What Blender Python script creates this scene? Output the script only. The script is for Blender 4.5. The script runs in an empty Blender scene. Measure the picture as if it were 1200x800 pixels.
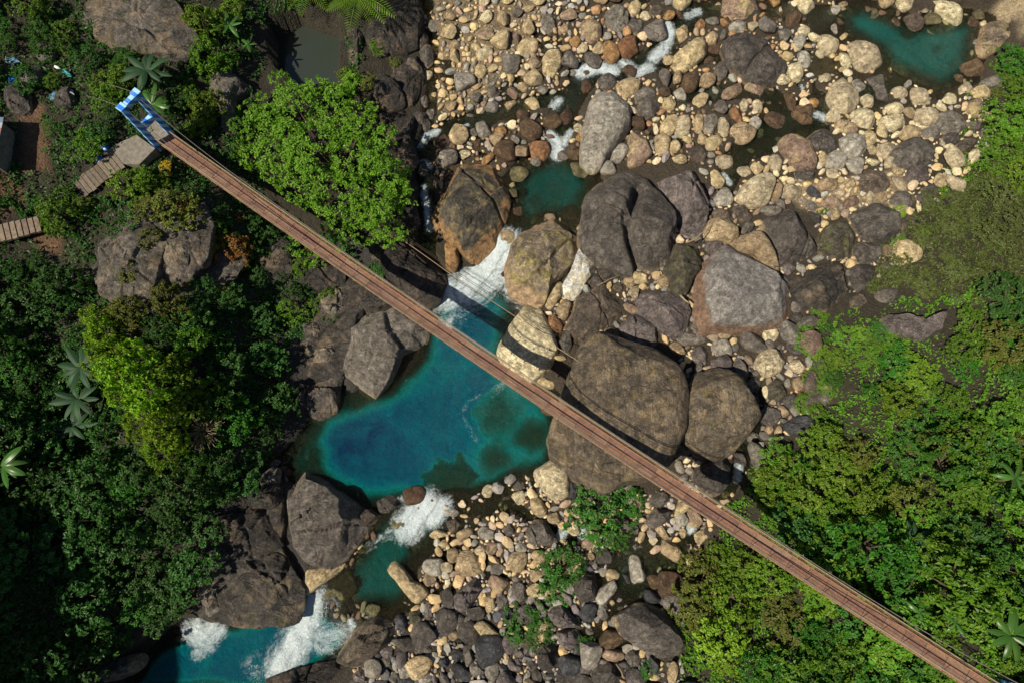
import bpy, math, random
import numpy as np
from mathutils import Vector, Matrix, noise as mnoise

random.seed(7); RNG = np.random.default_rng(7)
scene = bpy.context.scene
COL = scene.collection
R = math.radians

# ------------------------------------------------------------------ camera
CAM_H, TILT, FPX = 62.0, R(15.0), 811.0
cam_data = bpy.data.cameras.new('camera')
cam_data.sensor_width = 36.0
cam_data.lens = FPX / 1200.0 * 36.0
cam_data.clip_end = 600.0
cam = bpy.data.objects.new('camera', cam_data)
CAM = np.array([0.0, -CAM_H * math.tan(TILT), CAM_H])
cam.location = CAM
cam.rotation_euler = (TILT, 0, 0)
COL.objects.link(cam)
scene.camera = cam

# ------------------------------------------------------------------ sky, sun, exposure
SUN_EL = R(54.0)
SUN_DIR = np.array([0.84, 0.54])            # way the light travels over the ground
SUN_DIR = SUN_DIR / np.linalg.norm(SUN_DIR)
world = bpy.data.worlds.new('World'); scene.world = world; world.use_nodes = True
wn = world.node_tree.nodes; wl = world.node_tree.links
sky = wn.new('ShaderNodeTexSky'); sky.sky_type = 'NISHITA'; sky.sun_disc = False
sky.sun_elevation = SUN_EL
sky.sun_rotation = math.atan2(-SUN_DIR[0], -SUN_DIR[1])
bg = wn['Background']; bg.inputs['Strength'].default_value = 0.052
wl.new(sky.outputs[0], bg.inputs[0])
sd = bpy.data.lights.new('sun', 'SUN'); sd.energy = 4.8; sd.angle = R(0.53); sd.color = (1.0, 0.91, 0.75)
sun = bpy.data.objects.new('sun', sd); COL.objects.link(sun)
light_vec = Vector((SUN_DIR[0] * math.cos(SUN_EL), SUN_DIR[1] * math.cos(SUN_EL), -math.sin(SUN_EL)))
sun.rotation_euler = light_vec.to_track_quat('-Z', 'Y').to_euler()
sun.location = (-40, -30, 80)
scene.view_settings.view_transform = 'Standard'
scene.view_settings.look = 'None'
scene.view_settings.exposure = 0.42
scene.view_settings.gamma = 1.0
scene.view_settings.use_curve_mapping = False

# ------------------------------------------------------------------ helpers: survey of the place
CA, SA = math.cos(TILT), math.sin(TILT)
def plan(px, py, z):
    """plan position of a surveyed point that lies at height z"""
    px = np.asarray(px, float); py = np.asarray(py, float); z = np.asarray(z, float)
    dx = (px - 600) / FPX; dy = -(py - 400) / FPX
    wx, wy, wz = dx, dy * CA + SA, dy * SA - CA
    t = (z - CAM[2]) / wz
    return CAM[0] + wx * t, CAM[1] + wy * t
def proj(x, y, z):
    X = np.asarray(x, float) - CAM[0]; Y = np.asarray(y, float) - CAM[1]; Z = np.asarray(z, float) - CAM[2]
    yc = Y * CA + Z * SA; zc = -Y * SA + Z * CA
    return 600 + FPX * X / -zc, 400 - FPX * yc / -zc
def tag(o, label=None, cat=None, group=None, kind=None):
    if label: o['label'] = label
    if cat: o['category'] = cat
    if group: o['group'] = group
    if kind: o['kind'] = kind
    return o
def mesh_np(name, V, F, smooth=True, mats=()):
    """fast mesh from arrays; F is (M,3) or (M,4)"""
    V = np.asarray(V, np.float32); F = np.asarray(F, np.int32)
    me = bpy.data.meshes.new(name)
    n, k = F.shape
    me.vertices.add(len(V)); me.vertices.foreach_set('co', V.ravel())
    me.loops.add(n * k); me.loops.foreach_set('vertex_index', F.ravel())
    me.polygons.add(n)
    me.polygons.foreach_set('loop_start', np.arange(0, n * k, k, dtype=np.int32))
    me.polygons.foreach_set('use_smooth', np.full(n, smooth))
    me.update(calc_edges=True)
    for m in mats: me.materials.append(m)
    return me
def fattr(me, name, arr):
    a = me.attributes.new(name, 'FLOAT', 'POINT'); a.data.foreach_set('value', np.asarray(arr, np.float32).ravel())
def cattr(me, name, arr):
    arr = np.asarray(arr, np.float32)
    if arr.shape[1] == 3: arr = np.concatenate([arr, np.ones((len(arr), 1), np.float32)], 1)
    a = me.attributes.new(name, 'FLOAT_COLOR', 'POINT'); a.data.foreach_set('color', arr.ravel())
def link(name, me, parent=None, loc=(0, 0, 0), rot=None, scale=None):
    o = bpy.data.objects.new(name, me); COL.objects.link(o)
    o.location = loc
    if rot is not None: o.rotation_euler = rot
    if scale is not None: o.scale = scale if hasattr(scale, '__len__') else (scale,) * 3
    o.parent = parent
    return o
def empty(name, loc, rz=0.0):
    o = bpy.data.objects.new(name, None); COL.objects.link(o)
    o.location = loc; o.rotation_euler = (0, 0, rz); o.empty_display_size = 0.3
    return o
class MB:
    """collects boxes / tubes into one mesh"""
    def __init__(s): s.V = []; s.F = []; s.n = 0
    def add(s, V, F):
        V = np.asarray(V, float); s.V.append(V); s.F += [tuple(i + s.n for i in f) for f in F]; s.n += len(V)
    def box(s, c, ax, half):
        c = np.asarray(c, float); ax = np.asarray(ax, float)
        P = [c + ax[0] * half[0] * i + ax[1] * half[1] * j + ax[2] * half[2] * k for i in (-1, 1) for j in (-1, 1) for k in (-1, 1)]
        s.add(P, [(0, 1, 3, 2), (4, 6, 7, 5), (0, 4, 5, 1), (2, 3, 7, 6), (0, 2, 6, 4), (1, 5, 7, 3)])
    def tube(s, pts, r, n=6):
        pts = [np.asarray(p, float) for p in pts]; m = len(pts)
        rr = r if hasattr(r, '__len__') else [r] * m
        base = []
        for i, p in enumerate(pts):
            d = pts[min(i + 1, m - 1)] - pts[max(i - 1, 0)]; d = d / (np.linalg.norm(d) + 1e-9)
            a = np.cross(d, [0, 0, 1.0]);
            if np.linalg.norm(a) < 1e-3: a = np.array([1.0, 0, 0])
            a /= np.linalg.norm(a); b = np.cross(d, a)
            for k in range(n):
                t = 2 * math.pi * k / n
                base.append(p + rr[i] * (math.cos(t) * a + math.sin(t) * b))
        F = []
        for i in range(m - 1):
            for k in range(n):
                F.append((i * n + k, i * n + (k + 1) % n, (i + 1) * n + (k + 1) % n, (i + 1) * n + k))
        F.append(tuple(range(n - 1, -1, -1))); F.append(tuple((m - 1) * n + k for k in range(n)))
        s.add(base, F)
    def mesh(s, name, mat, smooth=False):
        me = bpy.data.meshes.new(name); me.from_pydata([tuple(v) for v in np.concatenate(s.V)], [], s.F)
        me.polygons.foreach_set('use_smooth', [smooth] * len(me.polygons))
        if mat: me.materials.append(mat)
        me.update(); return me
    def build(s, name, mat, parent=None, loc=(0, 0, 0), smooth=False):
        return link(name, s.mesh(name, mat, smooth), parent, loc)
def vnoise(x, y, seed=0):
    """smooth value noise, arrays"""
    xi = np.floor(x).astype(np.int64); yi = np.floor(y).astype(np.int64)
    fx = x - xi; fy = y - yi; fx = fx * fx * (3 - 2 * fx); fy = fy * fy * (3 - 2 * fy)
    def h(a, b):
        n = (a * 374761393 + b * 668265263 + seed * 1442695041) & 0x7fffffff
        n = ((n ^ (n >> 13)) * 1274126177) & 0x7fffffff
        return ((n ^ (n >> 16)) & 0xffff) / 65535.0
    return (h(xi, yi) * (1 - fx) + h(xi + 1, yi) * fx) * (1 - fy) + (h(xi, yi + 1) * (1 - fx) + h(xi + 1, yi + 1) * fx) * fy
def fbm(x, y, oct=4, seed=0):
    v = 0; a = 0.5
    for o in range(oct):
        v = v + a * (vnoise(x * 2 ** o, y * 2 ** o, seed + o) * 2 - 1); a *= 0.5
    return v
def inside(poly, x, y):
    poly = np.asarray(poly, float); r = np.zeros(np.shape(x), bool); j = len(poly) - 1
    for i in range(len(poly)):
        xi, yi = poly[i]; xj, yj = poly[j]
        c = ((yi > y) != (yj > y)) & (x < (xj - xi) * (y - yi) / (yj - yi + 1e-12) + xi)
        r ^= c; j = i
    return r
def seg_dist(P, x, y, closed=False):
    P = np.asarray(P, float); d = np.full(np.shape(x), 1e9)
    n = len(P)
    for i in range(n if closed else n - 1):
        a, b = P[i], P[(i + 1) % n]; ab = b - a; L = ab @ ab + 1e-12
        t = np.clip(((x - a[0]) * ab[0] + (y - a[1]) * ab[1]) / L, 0, 1)
        d = np.minimum(d, np.hypot(x - a[0] - t * ab[0], y - a[1] - t * ab[1]))
    return d
def smooth(a, b, v):
    t = np.clip((v - a) / (b - a), 0, 1); return t * t * (3 - 2 * t)

# ------------------------------------------------------------------ materials
class NT:
    def __init__(s, name):
        s.m = bpy.data.materials.new(name); s.m.use_nodes = True
        s.t = s.m.node_tree; s.N = s.t.nodes; s.L = s.t.links
        s.b = s.N['Principled BSDF']; s.out = s.N['Material Output']
    def n(s, typ, **kw):
        nd = s.N.new(typ)
        for k, v in kw.items():
            if k.startswith('i_'): s.put(nd.inputs[k[2:].replace('_', ' ')], v)
            else: setattr(nd, k, v)
        return nd
    def put(s, sock, v):
        if isinstance(v, bpy.types.NodeSocket): s.L.new(v, sock)
        else:
            if sock.type == 'RGBA' and len(v) == 3: v = (*v, 1)
            sock.default_value = v
    def noise(s, scale, detail=4, rough=0.6, vec=None, dist=0.0):
        nd = s.n('ShaderNodeTexNoise'); nd.inputs['Scale'].default_value = scale
        nd.inputs['Detail'].default_value = detail; nd.inputs['Roughness'].default_value = rough; nd.inputs['Distortion'].default_value = dist
        if vec is not None: s.L.new(vec, nd.inputs['Vector'])
        return nd.outputs['Fac']
    def ramp(s, fac, stops):
        nd = s.n('ShaderNodeValToRGB'); el = nd.color_ramp.elements
        while len(el) < len(stops): el.new(0.5)
        for e, (p, c) in zip(el, stops):
            e.position = p; e.color = (c, c, c, 1) if not hasattr(c, '__len__') else (*c, 1)
        s.put(nd.inputs[0], fac); return nd.outputs[0]
    def mix(s, fac, a, b, mode='MIX'):
        nd = s.n('ShaderNodeMix', data_type='RGBA', blend_type=mode)
        s.put(nd.inputs[0], fac); s.put(nd.inputs[6], a); s.put(nd.inputs[7], b); return nd.outputs[2]
    def math(s, op, a, b=0.0, clamp=False):
        nd = s.n('ShaderNodeMath', operation=op, use_clamp=clamp); s.put(nd.inputs[0], a); s.put(nd.inputs[1], b); return nd.outputs[0]
    def attr(s, name, out='Fac'):
        return s.n('ShaderNodeAttribute', attribute_name=name).outputs[out]
    def coord(s, w='Object'): return s.n('ShaderNodeTexCoord').outputs[w]
    def bump(s, h, strength, dist=0.05, nrm=None):
        nd = s.n('ShaderNodeBump'); nd.inputs['Strength'].default_value = strength; nd.inputs['Distance'].default_value = dist
        s.put(nd.inputs['Height'], h)
        if nrm is not None: s.L.new(nrm, nd.inputs['Normal'])
        return nd.outputs[0]
    def col(s, v): s.put(s.b.inputs['Base Color'], v)
    def rough(s, v): s.put(s.b.inputs['Roughness'], v)
    def nrm(s, v): s.L.new(v, s.b.inputs['Normal'])
def vary(t, c, amt=0.25):
    """per-object brightness and hue drift"""
    oi = t.n('ShaderNodeObjectInfo').outputs['Random']
    hs = t.n('ShaderNodeHueSaturation')
    t.put(hs.inputs['Color'], c)
    t.put(hs.inputs['Value'], t.math('ADD', t.math('MULTIPLY', oi, 2 * amt), 1 - amt))
    t.put(hs.inputs['Hue'], t.math('ADD', t.math('MULTIPLY', oi, 0.02), 0.49))
    return hs.outputs[0]
def rock_mat(name, main, dark, skirt=None, sk0=0.12, sk1=0.3, stain=None, scale=1.0, bump=0.7, contrast=(0.38, 0.66), moss=None, mossamt=0.6, ribs=False):
    t = NT(name); co = t.coord('Object')
    oi = t.n('ShaderNodeObjectInfo').outputs['Random']
    off = t.n('ShaderNodeVectorMath', operation='ADD'); t.L.new(co, off.inputs[0])
    cmb = t.n('ShaderNodeCombineXYZ'); t.put(cmb.inputs[0], t.math('MULTIPLY', oi, 91.0)); t.put(cmb.inputs[1], t.math('MULTIPLY', oi, 57.0)); t.L.new(cmb.outputs[0], off.inputs[1])
    v = off.outputs[0]
    n1 = t.noise(0.55 * scale, 5, 0.62, v, 0.6); n2 = t.noise(2.4 * scale, 8, 0.78, v, 0.3); n3 = t.noise(6.5 * scale, 6, 0.8, v)
    c = t.mix(t.ramp(n1, [(contrast[0], 0), (contrast[1], 1)]), dark, main)
    c = t.mix(t.math('MULTIPLY', t.ramp(n2, [(0.36, 1), (0.56, 0)]), 0.8), c, tuple(x * 0.36 for x in main))
    if stain is not None:
        c = t.mix(t.ramp(t.noise(0.6 * scale, 6, 0.7, v, 0.3), [(0.5, 0), (0.62, 0.75)]), c, stain)
    # pale lichen and mineral flecks
    c = t.mix(t.ramp(n3, [(0.54, 0), (0.68, 0.7)]), c, tuple(min(1, x * 1.75 + 0.05) for x in main))
    if skirt is not None:
        hf = t.attr('hf')
        e = t.math('ADD', hf, t.math('MULTIPLY', t.math('SUBTRACT', n1, 0.5), 0.55))
        k = t.n('ShaderNodeMapRange', interpolation_type='SMOOTHSTEP'); t.put(k.inputs[0], e); k.inputs[1].default_value = sk0; k.inputs[2].default_value = sk1
        sk = t.mix(t.ramp(n2, [(0.3, 0), (0.7, 1)]), tuple(x * 0.6 for x in skirt), skirt)
        c = t.mix(k.outputs[0], sk, c)
    if moss is not None:
        c = t.mix(t.math('MULTIPLY', t.ramp(t.noise(1.1 * scale, 5, 0.7, v), [(0.55, 0), (0.66, 1)]), mossamt), c, moss)
    hc = t.noise(2.1 * scale, 9, 0.80, v, 0.25)
    c = t.mix(1.0, c, t.ramp(hc, [(0.32, 0.30), (0.5, 0.95), (0.66, 1.8)]), 'MULTIPLY')
    # thin wandering cracks, only here and there
    mp = t.n('ShaderNodeMapping'); t.L.new(v, mp.inputs['Vector']); mp.inputs['Rotation'].default_value = (0.5, 0.3, 0.9); mp.inputs['Scale'].default_value = (1.0, 2.6, 1.4)
    cn = t.noise(0.33 * scale, 5, 0.55, mp.outputs[0], 0.5)
    line = t.ramp(t.math('ABSOLUTE', t.math('SUBTRACT', cn, 0.5)), [(0.0, 0), (0.012, 1)])
    gate = t.ramp(t.noise(0.5 * scale, 2, 0.5, v), [(0.48, 0), (0.56, 1)])
    crack = t.math('SUBTRACT', 1.0, t.math('MULTIPLY', t.math('SUBTRACT', 1.0, line), gate))
    c = t.mix(t.math('MULTIPLY', t.math('SUBTRACT', 1.0, crack), 0.6), c, tuple(x * 0.2 for x in main))
    if ribs:
        mr = t.n('ShaderNodeMapping'); t.L.new(v, mr.inputs['Vector']); mr.inputs['Rotation'].default_value = (0, 0, 1.25); mr.inputs['Scale'].default_value = (5.5, 0.7, 1.0)
        rb_ = t.noise(0.8, 4, 0.6, mr.outputs[0], 0.7)
        c = t.mix(t.math('MULTIPLY', t.ramp(rb_, [(0.40, 1), (0.5, 0)]), t.math('MULTIPLY', gate, 0.8)), c, tuple(x * 0.4 for x in main))
    t.col(vary(t, c, 0.22)); t.rough(0.82)
    t.b.inputs['Specular IOR Level'].default_value = 0.3
    hgt = t.math('ADD', t.math('ADD', t.math('MULTIPLY', n2, 0.7), t.math('MULTIPLY', hc, 0.8)), t.math('ADD', t.math('MULTIPLY', n3, 0.25), t.math('MULTIPLY', crack, 0.35)))
    if ribs: hgt = t.math('ADD', hgt, t.math('MULTIPLY', rb_, 0.45))
    t.nrm(t.bump(hgt, min(1.0, bump * 1.35), 0.42 / scale))
    return t.m
def plain_mat(name, c, rough=0.7, var=0.0, nscale=None, dark=0.6, bump=0.0, metal=0.0):
    t = NT(name); co = t.coord('Object'); cc = c
    if nscale:
        nn = t.noise(nscale, 5, 0.65, co); cc = t.mix(t.ramp(nn, [(0.35, 0), (0.65, 1)]), tuple(x * dark for x in c), c)
        if bump: t.nrm(t.bump(nn, bump, 0.05))
    if var: cc = vary(t, cc if not isinstance(cc, tuple) else (*cc, 1), var)
    t.col(cc); t.rough(rough); t.b.inputs['Metallic'].default_value = metal
    return t.m
def leaf_mat(name, c1, c2, c3=None, trans=0.35, rough=0.5, objvar=0.25):
    t = NT(name); rnd = t.attr('rnd')
    c = t.mix(rnd, c1, c2)
    if c3 is not None: c = t.mix(t.ramp(rnd, [(0.86, 0), (0.95, 1)]), c, c3)
    c = vary(t, c, objvar)
    t.col(c); t.rough(rough); t.b.inputs['Specular IOR Level'].default_value = 0.35
    tr = t.n('ShaderNodeBsdfTranslucent'); t.put(tr.inputs[0], t.mix(1.0, c, (1.25, 1.3, 0.6), 'MULTIPLY'))
    mx = t.n('ShaderNodeMixShader'); mx.inputs[0].default_value = trans
    t.L.new(t.b.outputs[0], mx.inputs[1]); t.L.new(tr.outputs[0], mx.inputs[2]); t.L.new(mx.outputs[0], t.out.inputs[0])
    return t.m

TAN = (0.42, 0.32, 0.19); 
ROCK = {
 'pale':  rock_mat('rock_pale_grey', (0.46, 0.42, 0.35), (0.28, 0.25, 0.205), skirt=(0.46, 0.37, 0.23), sk0=-0.05, sk1=0.12),
 'grey':  rock_mat('rock_grey', (0.27, 0.238, 0.198), (0.125, 0.11, 0.092), skirt=(0.34, 0.27, 0.18), sk0=0.0, sk1=0.2),
 'dark':  rock_mat('rock_dark', (0.165, 0.143, 0.122), (0.06, 0.052, 0.046), skirt=(0.34, 0.26, 0.165), sk0=0.02, sk1=0.22),
 'black': rock_mat('rock_black', (0.088, 0.076, 0.066), (0.028, 0.025, 0.024), bump=0.9, stain=(0.17, 0.125, 0.085), moss=(0.05, 0.055, 0.02), mossamt=0.5),
 'brown': rock_mat('rock_brown', (0.19, 0.145, 0.105), (0.07, 0.058, 0.048), skirt=(0.36, 0.26, 0.15), sk0=0.0, sk1=0.2),
 'purple': rock_mat('rock_mauve_grey', (0.215, 0.178, 0.165), (0.105, 0.088, 0.084), skirt=(0.33, 0.25, 0.17), sk0=-0.05, sk1=0.12),
 'tan':   rock_mat('rock_tan', (0.57, 0.44, 0.255), (0.37, 0.27, 0.15), contrast=(0.3, 0.6)),
 'ptan':  rock_mat('rock_pale_tan', (0.66, 0.55, 0.355), (0.47, 0.375, 0.23), contrast=(0.28, 0.58)),
 'orange': rock_mat('rock_orange', (0.40, 0.225, 0.10), (0.24, 0.12, 0.055), contrast=(0.3, 0.62)),
 'pink':  rock_mat('rock_pinkish', (0.38, 0.265, 0.19), (0.22, 0.145, 0.11), contrast=(0.32, 0.62), stain=(0.42, 0.35, 0.16)),
 'wet':   rock_mat('rock_wet_brown', (0.15, 0.09, 0.05), (0.075, 0.05, 0.03)),
 'mottle': rock_mat('rock_mottled', (0.40, 0.31, 0.21), (0.07, 0.06, 0.05), skirt=(0.42, 0.29, 0.18), sk0=0.15, sk1=0.45, stain=(0.30, 0.25, 0.06)),
 'capped': rock_mat('rock_capped', (0.13, 0.115, 0.09), (0.03, 0.028, 0.026), skirt=(0.40, 0.25, 0.115), sk0=0.36, sk1=0.47, stain=(0.30, 0.24, 0.10)),
 'giant': rock_mat('rock_giant', (0.215, 0.168, 0.12), (0.075, 0.062, 0.05), stain=(0.30, 0.215, 0.13), skirt=(0.30, 0.23, 0.15), sk0=-0.02, sk1=0.16, moss=(0.20, 0.15, 0.03), mossamt=0.55, scale=0.9, bump=1.0, ribs=True),
 'flat':  rock_mat('rock_flat_top', (0.245, 0.225, 0.205), (0.15, 0.138, 0.128), skirt=(0.20, 0.125, 0.085), sk0=0.3, sk1=0.5, bump=0.5),
 'slate': rock_mat('rock_slate', (0.085, 0.085, 0.09), (0.045, 0.045, 0.05)),
 'white': rock_mat('rock_white', (0.56, 0.55, 0.52), (0.36, 0.35, 0.34), stain=(0.45, 0.36, 0.16), bump=0.5),
 'cliff': rock_mat('rock_cliff', (0.25, 0.22, 0.185), (0.075, 0.066, 0.058), stain=(0.26, 0.19, 0.12), moss=(0.06, 0.065, 0.02), mossamt=0.7, bump=1.1, scale=0.8),
 'moss':  rock_mat('rock_mossy', (0.15, 0.135, 0.09), (0.07, 0.062, 0.045), moss=(0.12, 0.13, 0.03), mossamt=0.7, skirt=(0.30, 0.22, 0.12), sk0=0.0, sk1=0.2),
 'sub':   rock_mat('rock_underwater', (0.19, 0.16, 0.075), (0.10, 0.09, 0.05)),
}
# ------------------------------------------------------------------ water level and terrain
WZ = [(900,50,2.2),(1080,60,2.2),(1180,20,2.2),(980,100,2.2),(780,30,2.3),(720,80,1.9),(660,130,1.5),(640,200,1.2),(620,240,1.2),(660,240,1.2),(592,285,1.15),
 (850,190,1.9),(760,210,1.6),(500,0,1.9),(500,100,1.5),(500,200,1.0),(505,265,0.25),(490,300,0.1),
 (562,325,0.0),(590,345,0),(530,345,0),(520,400,0),(450,480,0),(380,520,0),(400,560,0),(500,575,0),(600,540,0),(640,500,0),(590,440,0),
 (495,602,-0.45),(480,640,-0.9),(440,650,-0.95),(410,690,-1.0),(470,695,-1.0),(385,712,-1.25),(350,740,-2.2),(390,745,-2.2),(250,770,-2.2),(300,795,-2.2),(180,790,-2.2),(290,730,-2.2),
 (600,640,-0.3),(560,700,-0.9),(600,780,-1.3),(700,640,0.2),(760,670,0.25),(720,740,0.1),(815,600,0.7),(865,555,1.0),(680,620,0.15),(800,700,0.3),(850,430,1.2),(930,460,1.4),
 (1000,250,2.0),(1100,150,2.2),(1100,400,1.8),(1100,700,1.2),(350,300,0.0),(200,300,0),(100,600,-1.5)]
W = np.array(WZ, float); wpx, wpy = plan(W[:, 0], W[:, 1], W[:, 2])
def rbf_fit(x, y, v, k=0.0):
    D = np.hypot(x[:, None] - x[None], y[:, None] - y[None]); n = len(x)
    A = np.zeros((n + 1, n + 1)); A[:n, :n] = -D + k * np.eye(n); A[:n, n] = 1; A[n, :n] = 1
    return np.linalg.solve(A, np.append(v, 0))
def rbf_eval(x, y, w, X, Y):
    out = np.full(X.shape, w[-1])
    for i in range(len(x)): out -= w[i] * np.hypot(X - x[i], Y - y[i])
    return out
ww = rbf_fit(wpx, wpy, W[:, 2])
def water_level(x, y): return rbf_eval(wpx, wpy, ww, np.asarray(x, float), np.asarray(y, float))

# height above the river: (px, py, h)
CT = [(560,50,.3),(560,150,.3),(620,100,.3),(720,150,.35),(760,110,.35),(820,120,.35),(950,200,.5),(900,60,.35),(1000,170,.35),(1110,170,.7),(1060,20,.2),(1170,60,.6),(1000,20,.2),(850,0,.4),(700,20,.4),
 (760,250,.6),(850,290,.7),(930,290,.8),(680,350,.6),(760,350,.6),(640,430,.4),(700,470,.7),(800,470,.7),(880,430,.7),(930,460,.9),(850,520,.5),
 (600,600,.35),(560,640,.35),(560,720,.4),(640,640,.4),(680,700,.4),(640,760,.5),(500,760,.4),(760,760,.5),(720,780,.5),(700,560,.5),(780,610,.5),(440,790,.6),
 (1190,120,1.2),(1195,180,2),(1060,250,1.2),(1120,240,2.2),(1120,300,2.8),(1190,300,4.5),(1040,330,1.7),(960,370,1.2),(950,420,1.5),(1050,430,3),(1190,430,6.5),(900,540,1.2),(960,520,2.2),(1040,540,4),(1190,560,8),(870,620,1.4),(950,640,3.5),(840,690,1.2),(900,700,2.4),(1000,690,5),(1100,700,8),(1190,690,10),(830,790,1.5),(920,780,2.8),(1020,790,6),(1120,790,10.2),(1195,795,11.5),
 (500,60,.2),(470,30,1.2),(480,130,.6),(480,230,.7),(450,180,2.0),(420,100,2.6),(345,60,2.6),(380,60,2.6),(300,40,4.5),(300,100,4.5),(250,110,6),(215,160,6.6),(230,200,5.0),(185,165,8.0),(150,185,8.0),(100,215,8.0),(150,20,8.5),(20,20,9.5),(30,110,9),(60,200,8.5),(20,270,8.5),(90,290,8),
 (190,260,8),(250,250,6.5),(180,320,8),(240,330,6),(280,320,3),(310,260,2.5),(350,280,1.8),(330,350,1.5),(380,320,1.0),(450,330,.8),(420,400,.6),(345,420,1.2),(300,410,3),
 (180,420,8.5),(210,500,8),(160,470,6.5),(100,430,6),(90,520,5),(20,400,8),(20,520,7.5),(270,480,4.5),(310,520,2),(350,520,.5),(340,480,.7),(20,620,8),(120,610,6.5),(210,600,5),(270,580,2.5),(300,600,1),(290,680,.9),(240,650,3.2),(230,700,2.0),(180,720,2.6),(130,770,2.8),(60,720,6.5),(20,790,8),
 (345,660,.6),(395,600,.5),(440,585,.3)]
C_ = np.array(CT, float); zz = np.zeros(len(C_))
for _ in range(4):
    cx, cy = plan(C_[:, 0], C_[:, 1], zz); zz = C_[:, 2] + water_level(cx, cy)
XTRA = [(-57,-34,47),(-58,-20,36),(-64,-6,28),(-47,-43,15),(-62,-50,54),(-66,12,24),(-60,35,17),(-40,45,12),(-20,48,8),(0,48,3),(20,48,3),(45,48,5),(60,35,9),(62,10,14),(60,-10,18),(62,-30,22),(40,-44,18),(20,-44,6),(-2,-44,-1.5),(-20,-42,-1),(-34,-46,4),
        (-130,0,55),(-130,-80,60),(-130,90,40),(130,0,40),(130,90,34),(130,-80,44),(0,110,12),(0,-110,2)]
X_ = np.array(XTRA, float)
tx, ty, tz = np.append(cx, X_[:, 0]), np.append(cy, X_[:, 1]), np.append(zz, X_[:, 2])
tw = rbf_fit(tx, ty, tz, 0.15)

gx = np.concatenate([-np.geomspace(150, 51, 26), np.arange(-50, 50.01, 0.22), np.geomspace(51, 150, 26)])
gy = np.concatenate([-np.geomspace(150, 31, 28), np.arange(-30, 44.01, 0.22), np.geomspace(45, 150, 24)])
GX, GY = np.meshgrid(gx, gy)
WL = water_level(GX, GY)
TZ = rbf_eval(tx, ty, tw, GX, GY)
TZ += 0.35 * fbm(GX * 0.25, GY * 0.25, 4, 3) + 0.12 * fbm(GX * 1.4, GY * 1.4, 3, 9)
INF = (np.abs(GX) < 60) & (GY > -36) & (GY < 46)
def wplan(P):
    P = np.asarray(P, float); z = np.zeros(len(P))
    for _ in range(3):
        x, y = plan(P[:, 0], P[:, 1], z); z = water_level(x, y)
    return np.stack([x, y], 1)
# pools (outline, depth, shelf width m) and runs (line, half width px, depth)
POOLS = [
 ([(520,322),(560,318),(600,342),(608,360),(600,380),(592,425),(612,440),(652,470),(662,520),(645,552),(610,566),(565,580),(540,592),(500,592),(470,590),(430,592),(395,575),(370,550),(362,515),(380,485),(420,468),(455,455),(490,410),(498,375),(510,350)], 3.1, 2.3),
 ([(600,250),(598,215),(612,190),(650,180),(690,190),(700,215),(690,250),(670,262),(640,258),(615,275)], 1.3, 2.0),
 ([(975,10),(1010,0),(1070,25),(1130,15),(1160,25),(1150,60),(1140,90),(1105,112),(1070,98),(1040,85),(1020,60),(985,40)], 1.7, 2.6),
 ([(880,140),(905,120),(950,125),(960,150),(930,165),(890,170)], 0.6, 1.5),
 ([(475,592),(525,592),(522,620),(500,640),(480,665),(485,700),(460,715),(420,715),(385,712),(378,690),(400,668),(420,640),(440,610)], 1.3, 1.5),
 ([(375,705),(345,700),(300,725),(255,728),(215,738),(170,775),(150,810),(330,810),(400,768),(412,735)], 3.0, 1.3),
 ([(735,625),(780,640),(805,660),(795,695),(760,705),(720,700),(705,680),(720,650)], 0.35, 0.9),
 ([(705,722),(735,725),(740,760),(710,762),(700,745)], 0.25, 0.8),
 ([(325,45),(355,30),(400,45),(398,105),(350,112),(325,85)], -9, 1.0),
 ([(395,455),(350,520),(330,545),(360,565),(375,520)], 0.5, 1.2),
]
RUNS = [
 ([(880,0),(815,15),(785,45),(765,70),(735,80),(690,85),(665,120),(655,160),(645,185)], 16, 0.5),
 ([(905,10),(960,20),(1000,20)], 16, 0.4),
 ([(1050,95),(985,120),(940,140),(900,110),(870,105),(830,110),(800,110)], 12, 0.45),
 ([(900,150),(860,190),(850,215)], 14, 0.4),
 ([(960,150),(900,170),(850,190)], 12, 0.4),
 ([(660,115),(620,120),(560,140),(525,150),(500,175),(498,215),(502,262),(500,300),(515,330)], 11, 0.45),
 ([(500,0),(508,60),(505,120),(500,170)], 7, 0.3),
 ([(615,270),(592,290),(575,310)], 15, 0.5),
 ([(680,285),(640,320),(620,340)], 5, 0.3),
 ([(885,480),(868,545),(850,575),(818,600),(800,640),(780,655)], 9, 0.35),
 ([(740,600),(690,620),(660,630),(600,590),(540,600)], 6, 0.25),
 ([(860,90),(840,60),(800,80)], 8, 0.3),
]
depthmask = np.full(GX.shape, -9.0)
sub = INF
xs, ys = GX[sub], GY[sub]; tz = TZ[sub]; wl = WL[sub]
wob = 0.5 * fbm(xs * 0.5, ys * 0.5, 3, 21)
for P, dep, shelf in POOLS:
    if dep < -5: continue
    Q = wplan(P); ins = inside(Q, xs, ys); d = seg_dist(Q, xs, ys, True)
    sdist = np.where(ins, d, -d) + wob
    bed = wl - dep * smooth(0, shelf, sdist) - 0.10 + 0.45 * smooth(0, 1.2, -sdist)
    tz = np.where(sdist > -1.2, np.minimum(tz, bed), tz)
for P, hw, dep in RUNS:
    Q = wplan(P); d = seg_dist(Q, xs, ys) + wob * 0.6; h = hw / 12.6
    bed = wl - dep * smooth(h, h * 0.4, d) + 0.4 * smooth(h * 0.85, h * 1.3, d) - 0.05
    tz = np.where(d < h * 1.3, np.minimum(tz, bed), tz)
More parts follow.
